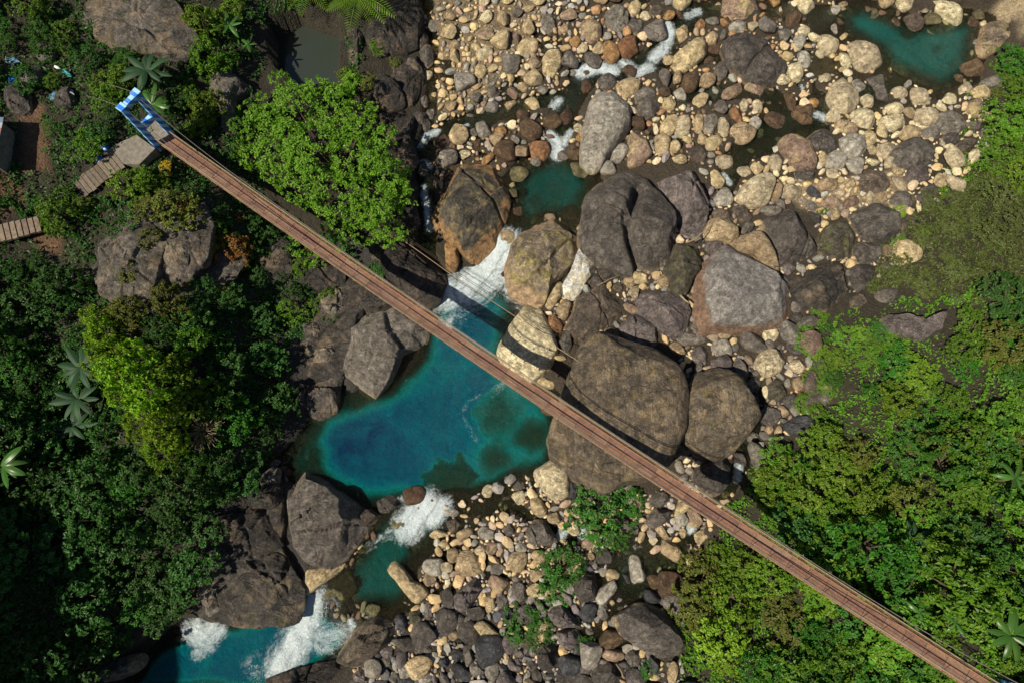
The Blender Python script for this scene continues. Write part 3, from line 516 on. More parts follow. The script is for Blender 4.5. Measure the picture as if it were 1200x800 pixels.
# ------------------------------------------------------------------ boulders surveyed one by one
TILE = {'A1':(0,0),'A2':(300,0),'A3':(600,0),'A4':(900,0),'B1':(0,200),'B2':(300,200),'B3':(600,200),'B4':(900,200),'C1':(0,400),'C2':(300,400),'C3':(600,400),'C4':(900,400),'D2':(300,600),'D3':(600,600)}
BT = '''
A3 pale h2.6 400,440 500,440 555,500 555,580 500,660 450,720 410,775 335,760 330,680 345,560 365,480 | large pale grey slab boulder standing right of the white rapids
P dark h2.8 850,50 868,37 890,40 905,58 923,75 920,87 900,94 880,90 855,72 | large dark mauve boulder with a tan foot among the upper rapids
A3 grey 435,60 490,10 545,60 540,110 490,155 440,130
A3 tan 745,280 800,230 880,170 925,230 900,265 860,300 800,335 765,320
A3 pink 990,50 1000,-30 1130,-30 1155,50 1100,95 1040,105
A3 tan 760,190 760,130 800,110 835,150 820,200 780,220
A3 orange 495,200 530,165 590,180 595,230 550,260 510,245
A3 orange 425,195 475,195 510,255 470,290 435,260
A3 tan 145,270 175,235 235,240 230,310 190,355 150,340
A3 tan 20,220 70,165 130,200 110,240 40,255
A3 pink 320,110 370,85 415,120 420,170 370,190 330,160
A3 grey 130,60 180,70 205,120 170,150 135,120
A3 dark 400,370 440,340 490,350 490,390 440,425 410,400
A3 tan 490,390 540,365 610,385 590,430 540,450 500,425
A3 grey 570,450 610,400 670,400 675,440 620,470 575,490
A3 grey 580,510 600,470 660,450 690,480 670,540 620,555
A3 pale 740,425 790,405 825,460 825,490 780,485
A3 tan 50,470 100,450 145,510 120,535 70,510
A3 wet 215,540 240,505 285,510 290,570 250,600 220,580
A3 orange 80,700 100,655 160,655 180,700 160,745 100,740
A3 wet 250,700 290,670 325,710 310,750 270,740
A3 pink 545,640 580,615 640,660 655,720 620,760 545,780 550,700
A3 pale 450,730 500,680 550,660 555,700 510,755 460,755
A3 tan 695,590 740,540 780,535 770,600 740,635 700,610
A3 ptan 765,600 790,535 830,550 850,590 820,635 780,635
A3 tan 670,640 710,615 745,650 730,720 680,720
A3 tan 740,670 775,650 800,690 770,715 740,710
A3 tan 850,570 870,530 895,535 895,610 865,625
A3 grey 900,550 930,505 960,545 965,620 930,630 900,600
A3 ptan 965,560 990,545 1020,590 1010,640 975,640
A3 tan 910,650 950,635 995,655 940,710 915,690
A3 brown 830,700 870,670 920,700 905,750 860,770 830,740
A3 ptan 940,740 970,725 1040,740 1030,795 980,800 945,780
A3 pale 1115,560 1150,540 1175,575 1150,610 1115,600
A3 ptan 1125,480 1150,465 1175,490 1170,525 1140,525
A3 ptan 1070,480 1095,460 1110,490 1100,520 1075,510
A3 pale 925,420 950,395 980,420 960,460 930,465
A3 tan 880,370 910,335 955,345 955,385 910,405
A3 grey 955,300 985,280 1015,310 1000,360 970,375 955,340
A3 wet 800,390 810,340 860,335 885,360 860,420 820,420
A3 pale 1015,120 1060,95 1105,115 1090,145 1030,145
A3 orange 860,110 885,85 910,110 900,135 870,135
A3 tan 910,170 940,145 970,170 955,205 920,200
A3 dark 540,110 570,80 615,100 625,140 580,160
A3 pale 415,760 450,750 490,775 490,810 420,810
A3 tan 240,120 270,110 270,145 225,160 215,140
A3 orange 270,180 310,165 325,200 300,220 275,205
A3 tan 750,10 800,40 850,-10 820,-40 770,-40
A3 brown 640,60 660,20 710,20 700,60 660,75
A3 tan 545,30 570,-10 605,20 600,60 560,65
A3 tan 705,490 730,450 770,480 760,510 720,510
A3 wet 20,520 40,510 85,530 70,560 30,555
A4 ptan 380,200 425,180 500,220 545,290 490,325 430,325 395,270 | big pale tan boulder at the left shore of the upper blue pool
A4 ptan 580,280 620,268 650,300 665,350 625,378 580,350 | pale pear-shaped boulder standing alone in the upper blue pool
A4 grey 445,360 490,338 545,360 560,420 580,480 520,500 500,430
A4 ptan h2.0 260,440 340,345 385,400 430,470 400,520 350,545 300,510 | big smooth yellowish boulder beside the small white cascade
A4 ptan 385,525 430,500 490,530 505,590 460,610 400,580
A4 ptan 520,560 560,540 630,540 650,575 590,615 530,590
A4 ptan 575,420 620,405 665,440 610,470
A4 ptan 670,420 705,402 740,430 775,490 700,500 675,460
A4 ptan 690,520 740,500 790,520 810,560 740,600 695,560
A4 pale 390,380 420,375 460,400 440,435 400,425
A4 ptan 430,460 470,440 505,470 480,510 445,490
A4 ptan 545,500 600,480 645,500 620,535 560,530
A4 pink 305,580 345,560 420,590 420,625 360,625
A4 dark 195,630 240,595 310,620 340,680 280,715 210,690
A4 pale 345,650 380,625 450,640 465,700 410,745 355,720
A4 pale 270,740 320,700 375,740 350,790 290,790
A4 pink 55,650 110,630 210,680 240,750 220,785 130,785 75,710
A4 dark h2.2 570,700 620,660 700,650 780,670 790,720 740,770 660,800 590,770 | wide dark boulder on the tan gravel below the upper pool
A4 ptan 505,690 560,665 600,690 560,750 520,730
A4 tan 620,620 660,585 720,600 720,650 640,655
A4 grey 790,560 830,510 900,510 940,580 920,620 820,620
A4 grey 720,620 760,575 800,590 810,650 740,640
A4 dark 820,640 860,610 905,630 890,670 840,675
A4 pink 930,480 980,460 1015,500 980,555 935,530
A4 ptan 895,410 940,380 965,410 930,455 900,440
A4 ptan 815,470 860,420 895,490 820,500
A4 mottle 1000,190 1020,110 1090,85 1160,110 1170,170 1100,210 1040,255 995,240 | mottled tan boulder by the grass at the upper pool's right shore
A4 pale 940,190 965,170 990,200 965,240 945,225
A4 ptan 745,10 830,-10 890,40 920,85 890,115 820,75 | long pale tan boulder at the top of the upper blue pool
A4 tan 525,-20 590,-30 595,10 560,28 535,20
A4 ptan 600,0 640,-20 690,0 680,35 640,42
A4 ptan 130,-10 180,-20 230,20 180,65 150,40
A4 ptan 240,160 290,170 335,200 320,240 270,250 245,215
A4 ptan 330,250 360,245 390,290 375,330 350,310
A4 pale 120,180 160,155 185,190 150,235 125,220
A4 pale 130,250 160,230 200,265 190,325 145,300
A4 ptan 90,330 120,280 165,320 160,370 120,378
A4 ptan 140,135 170,118 200,140 185,165 150,160
A4 ptan 235,365 280,340 300,370 270,395 245,385
A4 orange 190,470 215,455 240,480 225,505 195,500
A4 wet 70,430 100,410 130,480 130,525 100,520
A4 wet 305,80 330,85 365,130 345,148 315,115
A4 wet 355,90 380,80 405,100 380,118 360,105
A4 pale 370,45 400,40 405,70 375,70
A4 pink 325,20 355,8 385,20 350,38
A4 tan 445,620 480,605 515,660 470,680
A4 grey 1000,380 1060,350 1130,370 1100,400 1020,410
A4 tan 955,420 1000,400 1050,420 1040,460 980,455
A4 ptan 0,740 40,720 70,750 60,800 10,790
A4 ptan 985,110 1015,95 1030,120 1000,130
A4 ptan 835,110 865,105 868,138 840,138
A4 tan 240,730 265,700 280,750 255,790
A4 brown 880,680 940,640 990,650 960,700 900,720
A4 purple 940,570 990,560 1000,600 960,620
A4 grey 990,620 1030,600 1040,640 1000,660
A4 sub 720,250 760,235 775,290 750,315 725,295
A4 sub 590,170 640,150 660,200 620,230
A4 sub 780,340 830,320 865,350 830,380
A4 sub 540,50 580,40 590,80 550,95
B3 dark h5.0 c:612,30;590,110;555,190;575,270;605,330;640,400 330,260 360,110 430,20 530,0 610,40 700,90 745,190 760,280 740,420 690,470 600,475 470,430 390,390 345,340 | towering dark grey boulder with a deep cleft, right of the green pool
B3 purple h3.8 f:200,0.5,0.66;20,0.6,0.62;280,0.6,0.7 700,20 780,-40 850,-20 920,60 925,130 910,240 870,305 790,300 745,170 | tall faceted mauve-grey boulder right of the cleft dark boulder
B3 tan 905,290 930,220 1010,230 1080,290 1030,335 920,325
B3 pale 945,165 960,110 1000,72 1045,110 1030,155
B3 brown 935,200 960,175 1030,190 1035,230 980,240
B3 brown 1030,180 1060,155 1110,170 1130,240 1080,240
B3 ptan 1055,120 1090,60 1150,20 1200,10 1240,40 1200,150 1120,165
P flat h4.0 f:185,0.55,0.62;270,0.35,0.8;60,0.98,0.72 810,360 812,320 830,307 850,290 872,286 888,300 900,317 925,340 932,370 905,383 875,388 830,388 815,380 | huge flat-topped grey boulder with a brown lower edge
P tan h2.4 850,290 868,278 888,270 900,285 915,312 905,325 885,300 | tan boulder wedged behind the huge flat-topped grey boulder
B3 moss h2.6 720,450 745,360 800,335 870,350 900,420 885,460 830,530 830,580 770,580 735,520
B3 purple h2.2 585,590 610,550 720,560 800,590 840,660 830,730 760,775 700,740 640,690
B3 purple h2.2 510,710 560,670 640,690 700,750 700,810 560,830 525,770
B3 brown h2.4 250,710 300,600 380,560 420,530 500,590 530,640 500,700 430,725 380,770 300,765
B3 mottle h3.4 -30,440 10,340 60,290 130,240 200,230 290,290 330,340 300,400 240,480 180,520 160,600 100,620 0,570 | mottled pink and black boulder right of the main waterfall
B3 white h1.6 220,570 260,500 330,340 370,380 420,430 360,500 290,600 | smooth whitish slab leaning on the mottled boulder
B3 tan 155,620 180,530 240,520 230,590 180,650
P ptan h2.2 584,408 598,382 616,359 632,362 645,386 654,410 642,430 618,450 594,442 | tan boulder on the pool shore crossed by the old cable
B3 orange 160,700 190,670 240,710 230,760 175,750
B3 tan 205,650 250,600 290,610 250,705
B3 tan 550,470 600,475 645,490 630,525 580,525
B3 tan 680,510 720,475 750,550 690,540
B3 dark 410,440 450,425 500,450 480,500 440,510 410,480
B3 dark 360,510 400,475 435,520 420,545 375,540
B3 brown 470,540 510,525 530,550 500,565
B3 tan 300,270 330,240 338,295
B3 orange 155,180 200,120 245,120 230,170 180,195
B3 sub 65,160 100,140 145,150 140,200 90,210
B3 sub 210,200 280,150 330,200 320,250 250,235
B3 sub 20,60 60,90 70,150 30,160
B3 brown 430,740 470,725 525,750 510,785 450,775
B3 grey 760,775 830,750 920,770 920,810 780,815
P capped h4.4 505,245 515,230 520,200 550,185 580,195 592,215 594,238 585,267 577,288 565,297 550,299 532,282 512,262 | large rounded boulder with a black cap and orange base above the waterfall
B2 orange 885,330 940,340 950,420 930,470 890,450
B2 pink 1140,300 1170,270 1220,270 1210,340 1160,355
P black h3.0 445,302 450,278 470,275 500,300 522,320 512,348 500,355 480,345 455,325 | broad black rock at the left foot of the waterfall
P grey h3.2 400,415 405,390 430,365 465,352 490,358 500,380 495,400 470,412 455,440 440,460 420,462 405,440 | big craggy grey rock at the pool's left shore by the bridge
P cliff h2.6 372,345 400,332 412,360 410,380 385,376
P cliff 378,378 402,380 400,402 385,402
P cliff h2.4 350,402 380,395 397,410 388,424 355,422
P cliff h2.0 350,375 375,380 380,398 352,398
P black h2.4 410,330 450,325 470,350 440,365 415,360
C2 cliff h2.6 180,270 240,170 330,100 420,150 390,210 370,340 290,375 190,330 | craggy grey rock on the dark left shore below another
P grey h4.2 325,590 332,565 350,552 375,562 400,582 425,600 428,620 405,650 385,662 360,655 345,640 330,625 | huge smooth grey boulder left of the pool's outlet
P tan h1.2 352,702 356,668 385,662 411,649 400,668 380,682 366,692 | tan rock ledge under the huge smooth grey boulder
C2 grey 5,650 60,590 105,590 100,660 50,710 15,690
C2 grey 65,710 95,695 110,720 80,765
C2 grey 45,570 75,545 130,550 120,580 60,590
C2 tan 225,505 250,500 255,540 240,560 228,540
P dark h1.4 436,590 465,575 472,588 455,600 440,600
P brown 395,610 420,596 445,598 440,612 410,618
D2 tan h1.3 595,250 640,210 700,270 740,320 800,350 820,390 760,440 700,380 650,310 | jagged tan rock wedge jutting into the lower green channel
D2 purple h2.0 915,410 960,360 1050,290 1060,340 1020,420 970,490 930,450
D2 brown h2.6 370,690 420,600 520,510 600,475 660,540 640,590 560,660 480,730 410,720 | large dark brown boulder at the foot of the lower channel
P black h2.6 300,800 345,785 370,778 395,775 412,785 415,820 300,825 | black rock ledge at the bottom edge below the bottom cascade
P black h3.2 270,645 322,643 347,665 352,700 330,722 300,728 272,722 262,680 | wide black rock mass left of the bottom cascade
P black h3.0 240,605 290,590 322,600 325,640 280,650 245,640
P black h2.6 300,560 328,556 328,585 318,600 298,595
P cliff h2.2 240,655 262,655 265,700 245,725 228,712
P cliff h2.0 115,775 150,770 165,765 160,785 130,800 110,795
D2 brown 885,50 950,20 960,70 910,95
D2 pale 1035,90 1060,65 1135,80 1120,125 1060,125
D2 tan 930,100 1000,65 1030,90 960,135
D2 slate 640,490 700,480 720,580 680,560
D2 moss 715,470 760,455 785,490 760,525 720,520
D2 tan 890,570 930,545 960,575 920,605
D2 grey 750,640 800,610 855,650 760,670
D2 slate 905,650 950,635 980,670 930,705
D2 slate 850,680 900,670 910,735 860,720
D2 grey 1000,710 1060,710 1070,760 1010,770
D2 grey 1130,400 1160,380 1190,420 1140,460
D2 tan 1070,400 1110,385 1125,440 1080,480
D2 grey 790,430 820,420 822,500 790,500
D2 pale 870,0 930,-20 960,0 930,20
D2 tan 855,150 880,125 905,135 890,165 860,168
D2 grey 1150,60 1200,50 1220,100 1180,120
D2 purple 580,640 620,625 660,640 630,680 590,680
D2 purple 450,750 490,730 530,770 500,800 455,790
D2 grey 630,740 680,750 670,800 610,800
D2 slate 1140,460 1200,440 1220,500 1180,540
D3 dark h1.9 290,330 330,270 380,270 400,330 390,400 340,430 300,410
D3 grey 375,430 410,405 450,440 460,490 420,510 385,460
D3 pale 545,210 590,185 610,260 635,310 620,340 560,335 | long pale stone standing in the shallow brown pool
D3 tan 430,290 460,255 510,265 500,310 450,335
D3 tan 690,140 730,118 790,170 810,225 770,235 700,190
D3 grey 555,150 590,120 630,155 610,195 570,190
D3 purple h2.2 170,480 230,420 280,470 330,540 270,550 200,540
D3 purple h1.5 210,560 310,550 320,600 270,645 225,620
D3 dark h2.0 120,650 150,610 210,625 225,680 180,755 125,720
D3 grey 460,30 510,10 570,40 620,80 590,100 530,90
D3 grey h1.6 625,40 660,-20 750,-10 745,30 660,80
D3 grey h1.8 60,90 90,35 160,40 220,140 190,155 80,145
D3 grey 0,330 40,300 70,380 60,425 10,415
D3 purple -20,690 20,680 60,710 30,755 -20,740
D3 grey 0,640 50,640 70,680 10,675
D3 dark h1.6 380,730 450,708 520,740 500,810 380,830
D3 pink 415,640 470,640 540,660 535,690 480,700 420,680
D3 dark 540,660 590,640 610,720 570,735 540,720
D3 dark h2.6 590,440 660,435 750,470 800,560 830,640 840,690 700,710 620,640 530,590 480,510 540,470 | wide black and tan rock outcrop beside the yellow-green thicket
D3 grey 140,240 180,235 185,275 140,300
D3 ptan 380,140 415,160 400,185 375,170
D3 tan 335,190 380,185 390,220 340,220
D3 tan 770,80 800,65 825,100 800,130
D3 ptan 815,140 840,140 848,180 825,185
D3 ptan 810,215 840,210 845,245 815,250
D3 tan 470,400 485,425 470,440 455,420
D3 grey 340,530 380,540 390,580 350,570
D3 purple 80,620 120,620 110,680 80,670
D3 brown 20,600 50,570 100,590 80,625 30,630
D3 grey 70,700 110,690 125,740 85,745
C3 giant h5.7 190,440 220,340 300,150 330,30 420,-20 520,30 680,80 760,160 790,250 780,420 720,560 640,640 540,640 440,690 330,640 230,570 | gigantic brown boulder under the middle of the bridge
C3 giant h4.5 780,340 820,230 880,150 960,130 1050,190 1100,280 1140,360 1080,440 1030,520 960,545 860,490 790,420 | large brown boulder right of the gigantic one under the bridge
C3 dark h2.2 850,630 900,560 1010,530 1040,580 1010,680 960,725 890,690 | dark grey boulder against the bridge beside a small fall
C3 ptan h1.8 100,610 200,550 260,590 270,660 260,745 190,740 120,660 | pale tan boulder at the pool's lower right shore
C3 grey 760,500 800,450 840,500 830,540 770,545
C3 grey 1080,460 1130,410 1170,440 1160,470 1100,480
C3 grey 1025,110 1060,70 1105,110 1110,170 1070,180
C3 pale 930,10 1000,-20 1030,30 1030,70 970,70
C3 purple 835,50 870,20 930,50 920,100 860,110
C3 dark 1085,210 1140,160 1175,190 1160,240 1100,235
C3 ptan 1140,110 1170,50 1230,20 1280,80 1260,140 1200,165
C3 moss 1200,200 1260,170 1295,230 1260,280 1200,270
C4 slate 85,390 130,350 220,350 230,390 200,430 110,435
C4 ptan 95,110 140,75 180,120 150,150
C4 tan 30,320 70,290 105,340 70,355
C4 tan -15,410 10,380 30,400 10,440
C4 ptan 10,480 30,460 55,475 40,500
C3 dark 640,760 660,710 740,690 745,740 700,775
C3 grey 765,150 840,145 850,190 790,215 770,190
C3 tan 80,730 130,730 170,790 140,830 100,800
C3 grey 0,670 40,640 70,670 60,700 10,700
C3 pale 810,600 830,585 855,600 835,630
C3 tan 100,150 200,190 210,215 170,220 110,185
C3 tan 75,110 110,85 130,120 100,140
C3 pale 500,120 540,95 575,130 545,165 505,155
C3 tan 730,20 775,0 820,50 800,75 760,50
C3 slate 270,630 310,640 300,740 270,770
C3 purple 1110,240 1150,240 1170,290 1120,300
B4 dark h3.4 f:190,0.6,0.62;300,0.55,0.66;20,0.55,0.6;110,0.5,0.68 -30,250 60,180 120,130 170,180 220,270 245,340 220,400 170,440 30,430 -10,330 | dark pyramid-shaped boulder with one pale edge on the tan gravel
B4 moss h2.4 250,300 300,230 370,225 415,300 410,390 340,410 250,390
B4 dark h2.8 395,180 470,150 560,135 590,200 605,290 560,365 500,330 440,290 | dark faceted boulder below the tan gravel near the grassy slope
B4 dark h1.6 415,340 480,330 545,370 500,430 410,430
B4 black h3.0 130,520 200,460 280,410 340,420 375,500 390,590 310,650 180,650 130,610 | black rounded boulder beside the bright green ground cover
B4 dark 570,130 620,85 690,120 690,180 600,170
B4 brown 610,230 690,200 700,260 620,300
B4 dark 385,460 450,430 520,440 500,520 430,570 400,560
B4 brown 390,600 440,570 480,600 400,665
B4 purple h3.4 550,700 570,660 620,660 640,700 700,740 760,720 830,650 880,680 850,760 800,800 720,790 640,770 570,740 | curved grey rock rising out of the green slope
B4 brown 430,40 450,-10 540,0 570,60 540,105 440,95
B4 pink 245,150 280,115 340,125 340,175 260,170
B4 pink 345,160 400,105 430,150 370,180
B4 slate 170,100 210,65 255,110 235,135
B4 grey 165,145 210,140 230,170 210,195
B4 ptan 70,120 80,60 160,80 160,120 100,130
B4 tan 230,60 260,30 330,50 320,90 250,90
B4 ptan 300,105 330,85 370,95 355,125
B4 tan 350,45 400,35 415,70 380,80
B4 dark 100,20 150,-10 230,0 225,30 160,40
B4 purple 630,40 670,-20 740,-30 760,40 700,50
B4 dark 700,90 770,60 820,90 790,120
B4 grey 510,570 560,540 640,580 600,620 530,610
B4 tan 15,130 50,45 75,45 60,120 30,145
B4 dark 850,600 900,580 925,605 890,630
B4 dark 700,110 750,110 790,150 720,165
A2 black 640,60 700,10 760,30 760,130 700,140 650,110
A2 brown 740,160 790,130 805,180 780,220 750,220
A2 brown 690,270 730,250 770,290 760,400 720,370
A2 black 620,260 680,250 690,330 640,330
A2 black 500,370 600,340 680,380 690,470 600,500 520,450
A2 grey 790,520 830,500 860,520 840,570 800,565
A2 grey 770,450 800,440 805,500 775,490
A2 dark 740,530 790,520 790,570 730,570
A2 tan 810,440 850,430 850,465 820,470
A2 grey 1080,400 1110,395 1145,430 1110,455 1085,440
A2 pale 1070,480 1140,480 1130,525 1075,520
A2 grey 965,540 1000,520 1045,560 1000,580
A2 pale 1030,570 1070,560 1110,620 1090,645 1040,630
A2 grey 995,605 1030,600 1040,630 1005,640
A2 wet 830,660 880,625 915,660 890,700 840,700
A2 orange 1115,600 1160,590 1180,620 1150,645
A2 tan 1025,310 1055,290 1090,320 1060,370 1030,350
A2 ptan 1030,240 1090,215 1120,245 1080,275 1035,275
A2 wet 1010,660 1050,650 1060,700 1020,700
A2 black 520,60 640,70 650,200 560,250 500,150
A2 black 560,520 640,500 690,560 680,680 600,640
A2 black 430,120 480,90 500,200 470,300 430,260
A1 cliff h2.5 340,-40 600,-60 790,0 900,180 860,230 640,220 480,190 380,160 350,80 | huge dark rock face half overgrown above the blue gate
A1 cliff h1.8 935,395 1000,360 1100,320 1150,350 1165,400 1090,450 1070,560 1110,600 1000,610 1040,500 960,450 | grey rock outcrop between the tree and the blue gate
A1 dark 10,420 60,390 120,420 125,520 60,530 15,480
A1 dark 250,430 320,400 350,470 310,520 250,500
A1 grey 80,340 150,300 200,330 130,420 90,400
A1 grey 160,230 210,190 270,190 240,270 180,280
B1 cliff h1.8 420,420 480,310 560,270 640,270 640,420 560,470 460,460 | cracked grey rock with tufts on top of the left knoll
B1 cliff h1.5 560,510 650,480 770,500 740,600 680,650 620,560
B1 cliff h1.8 690,330 800,300 880,350 860,460 740,480 700,420 | dark ribbed rock at the right side of the left knoll
B1 black h1.5 860,260 960,250 980,400 900,480 860,380
P cliff h1.5 108,318 122,285 150,262 172,256 188,290 180,330 168,356 150,352 118,345 | grey rock forming the left half of the bare knoll
P cliff h1.6 176,262 205,240 232,236 246,262 240,300 214,330 186,335 180,300 | broad dark rock on top of the bare knoll
P cliff h1.2 240,280 258,262 272,270 284,300 270,325 240,335 225,318
P black h2.2 345,395 352,350 375,325 415,318 440,340 420,372 408,420 395,445 372,462 350,450
P black h1.6 232,600 262,572 300,556 330,575 328,640 350,690 345,722 300,730 250,728 225,712 236,660
P black h1.8 438,8 470,-12 492,10 486,48 462,62 440,40
P black h1.6 455,72 484,60 496,88 482,120 462,112
P black h1.5 462,128 488,122 480,160 492,186 470,200 456,165
P black h1.6 470,208 490,204 486,240 494,262 472,268 462,238
P dark h1.0 490,52 505,48 508,70 496,80
P dark h1.0 489,140 503,134 505,150 494,158
P dark h1.0 486,190 500,186 502,206 489,210
P sub h2.2 548,475 575,460 606,468 618,492 600,515 565,512 | broad sunken boulder in the right half of the turquoise pool
P sub h2.0 610,490 640,492 646,520 625,540 602,525
P sub h2.0 570,520 600,528 605,552 575,560 556,540
P sub h1.6 482,562 515,548 552,558 568,572 540,585 500,584 | long sunken rock shelf at the pool's outlet
P sub h1.3 385,672 410,668 418,690 400,708 378,700 | sunken rock at the lip of the bottom cascade
P sub h1.0 470,628 500,622 512,640 488,652 | sunken rock in the foam of the lower channel
P black h2.2 335,300 350,280 380,288 405,308 400,330 372,338 345,328
P black h2.0 300,285 322,268 345,285 340,315 318,330 298,318
P black h1.8 318,335 345,330 362,350 352,378 328,372
P black h2.0 425,268 450,262 470,280 462,305 436,302
'''
SHAPE_WORD = {'pale':'pale grey','grey':'grey','dark':'dark grey','black':'black','brown':'brown','purple':'mauve-grey','tan':'tan','ptan':'pale tan','orange':'orange-brown','pink':'pinkish','wet':'wet brown','mottle':'mottled','capped':'dark-capped','giant':'brown','flat':'grey','slate':'slate grey','white':'whitish','cliff':'craggy dark','moss':'mossy brown','sub':'sunken olive'}
LMARK = [((568,318),'the main waterfall'),((1085,60),'the upper blue pool'),((645,220),'the green pool'),((735,490),'the gigantic boulder'),((708,150),'the pale grey slab'),((870,345),'the flat-topped boulder'),((735,255),'the cleft dark boulder'),((925,275),'the dark pyramid boulder'),((762,668),'the shallow brown pool'),((440,665),'the lower green channel'),((365,735),'the bottom cascade'),((655,672),'the round shrub'),((1110,290),'the grassy slope'),((705,75),'the foaming rapids'),((885,65),'the mauve boulder'),((400,480),'the dark shore'),((165,140),'the blue gate'),((180,300),'the left knoll'),((365,60),'the walled pond'),((385,190),'the big bright tree'),((930,490),'the thicket edge'),((560,70),'the tan gravel bar'),((600,620),'the outlet gravel'),((560,770),'the grey cobbles'),((985,110),'the yellowish boulder'),((820,30),'the top cascade'),((835,480),'the brown giant'),((690,770),'the mauve boulders'),((1000,230),'the tan gravel patch')]
DIRW = ['right of','above and right of','above','above and left of','left of','below and left of','below','below and right of']
LABELS = {}
def auto_label(px, py, size, word, noun, skip=None):
    best = sorted(LMARK, key=lambda l: math.hypot(l[0][0] - px, l[0][1] - py))[0]
    a = math.atan2(-(py - best[0][1]), px - best[0][0]); k = int(round(a / (math.pi / 4))) % 8
    return f"{size} {word} {noun} {DIRW[k]} {best[1]}"
def boulder_mesh(name, poly, h, seed, nt, nr, mat, boxy=0.62, ncut=5, rough=0.06, flat=False, facets=(), crease=None, cutr=(0.72, 0.95), nfault=0):
    poly = np.asarray(poly, float); rs = np.random.default_rng(seed)
    th = np.linspace(0, 2 * np.pi, nt, endpoint=False)
    rr = np.zeros(nt)
    for i, t in enumerate(th):
        d = np.array([math.cos(t), math.sin(t)]); best = 0.05
        for k in range(len(poly)):
            a, b = poly[k], poly[(k + 1) % len(poly)]; e = b - a
            den = d[0] * e[1] - d[1] * e[0]
            if abs(den) < 1e-9: continue
            s = (a[0] * e[1] - a[1] * e[0]) / den; u = (a[0] * d[1] - a[1] * d[0]) / den
            if s > 0 and -1e-6 <= u <= 1 + 1e-6: best = max(best, s)
        rr[i] = best
    ker = np.array([1, 2, 3, 2, 1], float); ker /= ker.sum()
    ext = np.concatenate([rr[-4:], rr, rr[:4]]); rr = np.convolve(ext, ker, 'same')[4:-4] * 1.09
    Rm = rr.mean()
    ph = np.linspace(-0.6, math.pi / 2, nr)
    bx = 0.4 if flat else boxy
    V = []
    for p in ph[:-1]:
        c = math.cos(p) ** bx; s = math.sin(p)
        z = (s ** (boxy if s > 0 else 1)) * h if s > 0 else s * h * 0.9
        V.append(np.stack([rr * c * np.cos(th), rr * c * np.sin(th), np.full(nt, z)], 1))
    V = np.concatenate(V + [np.array([[0, 0, h]])])
    # broken faces
    S = np.array([Rm, Rm, h])
    q0 = None; U0 = V / S
    planes = [(math.radians(p_[0]), p_[1], p_[2]) for p_ in facets]
    for k in range(ncut + len(planes)):
        a = rs.uniform(0, 2 * np.pi); nz = rs.uniform(0.3, 0.95); n = np.array([math.cos(a) * math.sqrt(1 - nz * nz), math.sin(a) * math.sqrt(1 - nz * nz), nz])
        U = V / S; dcut = (U0 @ n).max() * rs.uniform(*cutr)
        if k >= ncut:
            a, nz, dq = planes[k - ncut]; n = np.array([math.cos(a) * math.sqrt(1 - nz * nz), math.sin(a) * math.sqrt(1 - nz * nz), nz]); dcut = (U0 @ n).max() * dq
        q = U @ n
        ex = np.maximum(0, q - dcut) * 0.98; V = V - (ex[:, None] * n[None]) * S
    for k in range(nfault):
        a = rs.uniform(0, 2 * np.pi); nrm2 = np.array([math.cos(a), math.sin(a)]); tg = np.array([-nrm2[1], nrm2[0]]); off = rs.uniform(-0.45, 0.45) * Rm
        sd_ = V[:, :2] @ nrm2 - off + 0.16 * Rm * np.array([mnoise.noise(Vector((float(v[:2] @ tg) * 1.3 / Rm, k * 7.7, seed * 1.3))) for v in V])
        up = V[:, 2] > 0
        V[:, 2] = np.where(up, V[:, 2] * (1 - rs.uniform(0.07, 0.2) * smooth(-0.03 * Rm, 0.03 * Rm, sd_)), V[:, 2])
        V[:, 2] -= np.where(up, rs.uniform(0.03, 0.09) * h * np.exp(-(sd_ / (0.035 * Rm)) ** 2), 0)
    if crease is not None:
        dcr = seg_dist(crease, V[:, 0], V[:, 1]); V[:, 2] -= np.where(V[:, 2] > 0, 0.34 * h * np.exp(-(dcr / (0.09 * Rm)) ** 2), 0)
    o = rs.uniform(-50, 50, 3); out = np.empty_like(V)
    f1 = 1.1 / Rm
    for i, v in enumerate(V):
        p = Vector(v + o * 1.0)
        nv = mnoise.noise(p * f1) * 1.0 + 0.45 * mnoise.noise(p * f1 * 2.6) + 0.30 * mnoise.noise(p * f1 * 6.0) + 0.16 * mnoise.noise(p * f1 * 13.0)
        # ridged crease
        nv -= 0.9 * max(0.0, 0.12 - abs(mnoise.noise(p * f1 * 0.9 + Vector((9, 9, 9))))) / 0.12 * 0.5
        d = v / S; L = np.linalg.norm(d) + 1e-6
        out[i] = v + d / L * nv * rough * Rm
    V = out
    F = []
    a = np.arange((nr - 1) * nt).reshape(nr - 1, nt)
    q = np.stack([a[:-1].ravel(), np.roll(a, -1, 1)[:-1].ravel(), np.roll(a, -1, 1)[1:].ravel(), a[1:].ravel()], 1)
    top = a[-1]; tri = np.stack([top, np.roll(top, -1), np.full(nt, len(V) - 1), np.full(nt, len(V) - 1)], 1)
    F = [tuple(x) for x in q] + [tuple(x[:3]) for x in tri]
    me = bpy.data.meshes.new(name); me.from_pydata([tuple(v) for v in V], [], F); me.materials.append(mat)
    me.polygons.foreach_set('use_smooth', [nfault == 0] * len(me.polygons)); me.update()
    fattr(me, 'hf', np.clip(V[:, 2] / h, 0, 1))
    return me
BOULD = []          # (poly px, px, py) for keeping stones off them
bl = []
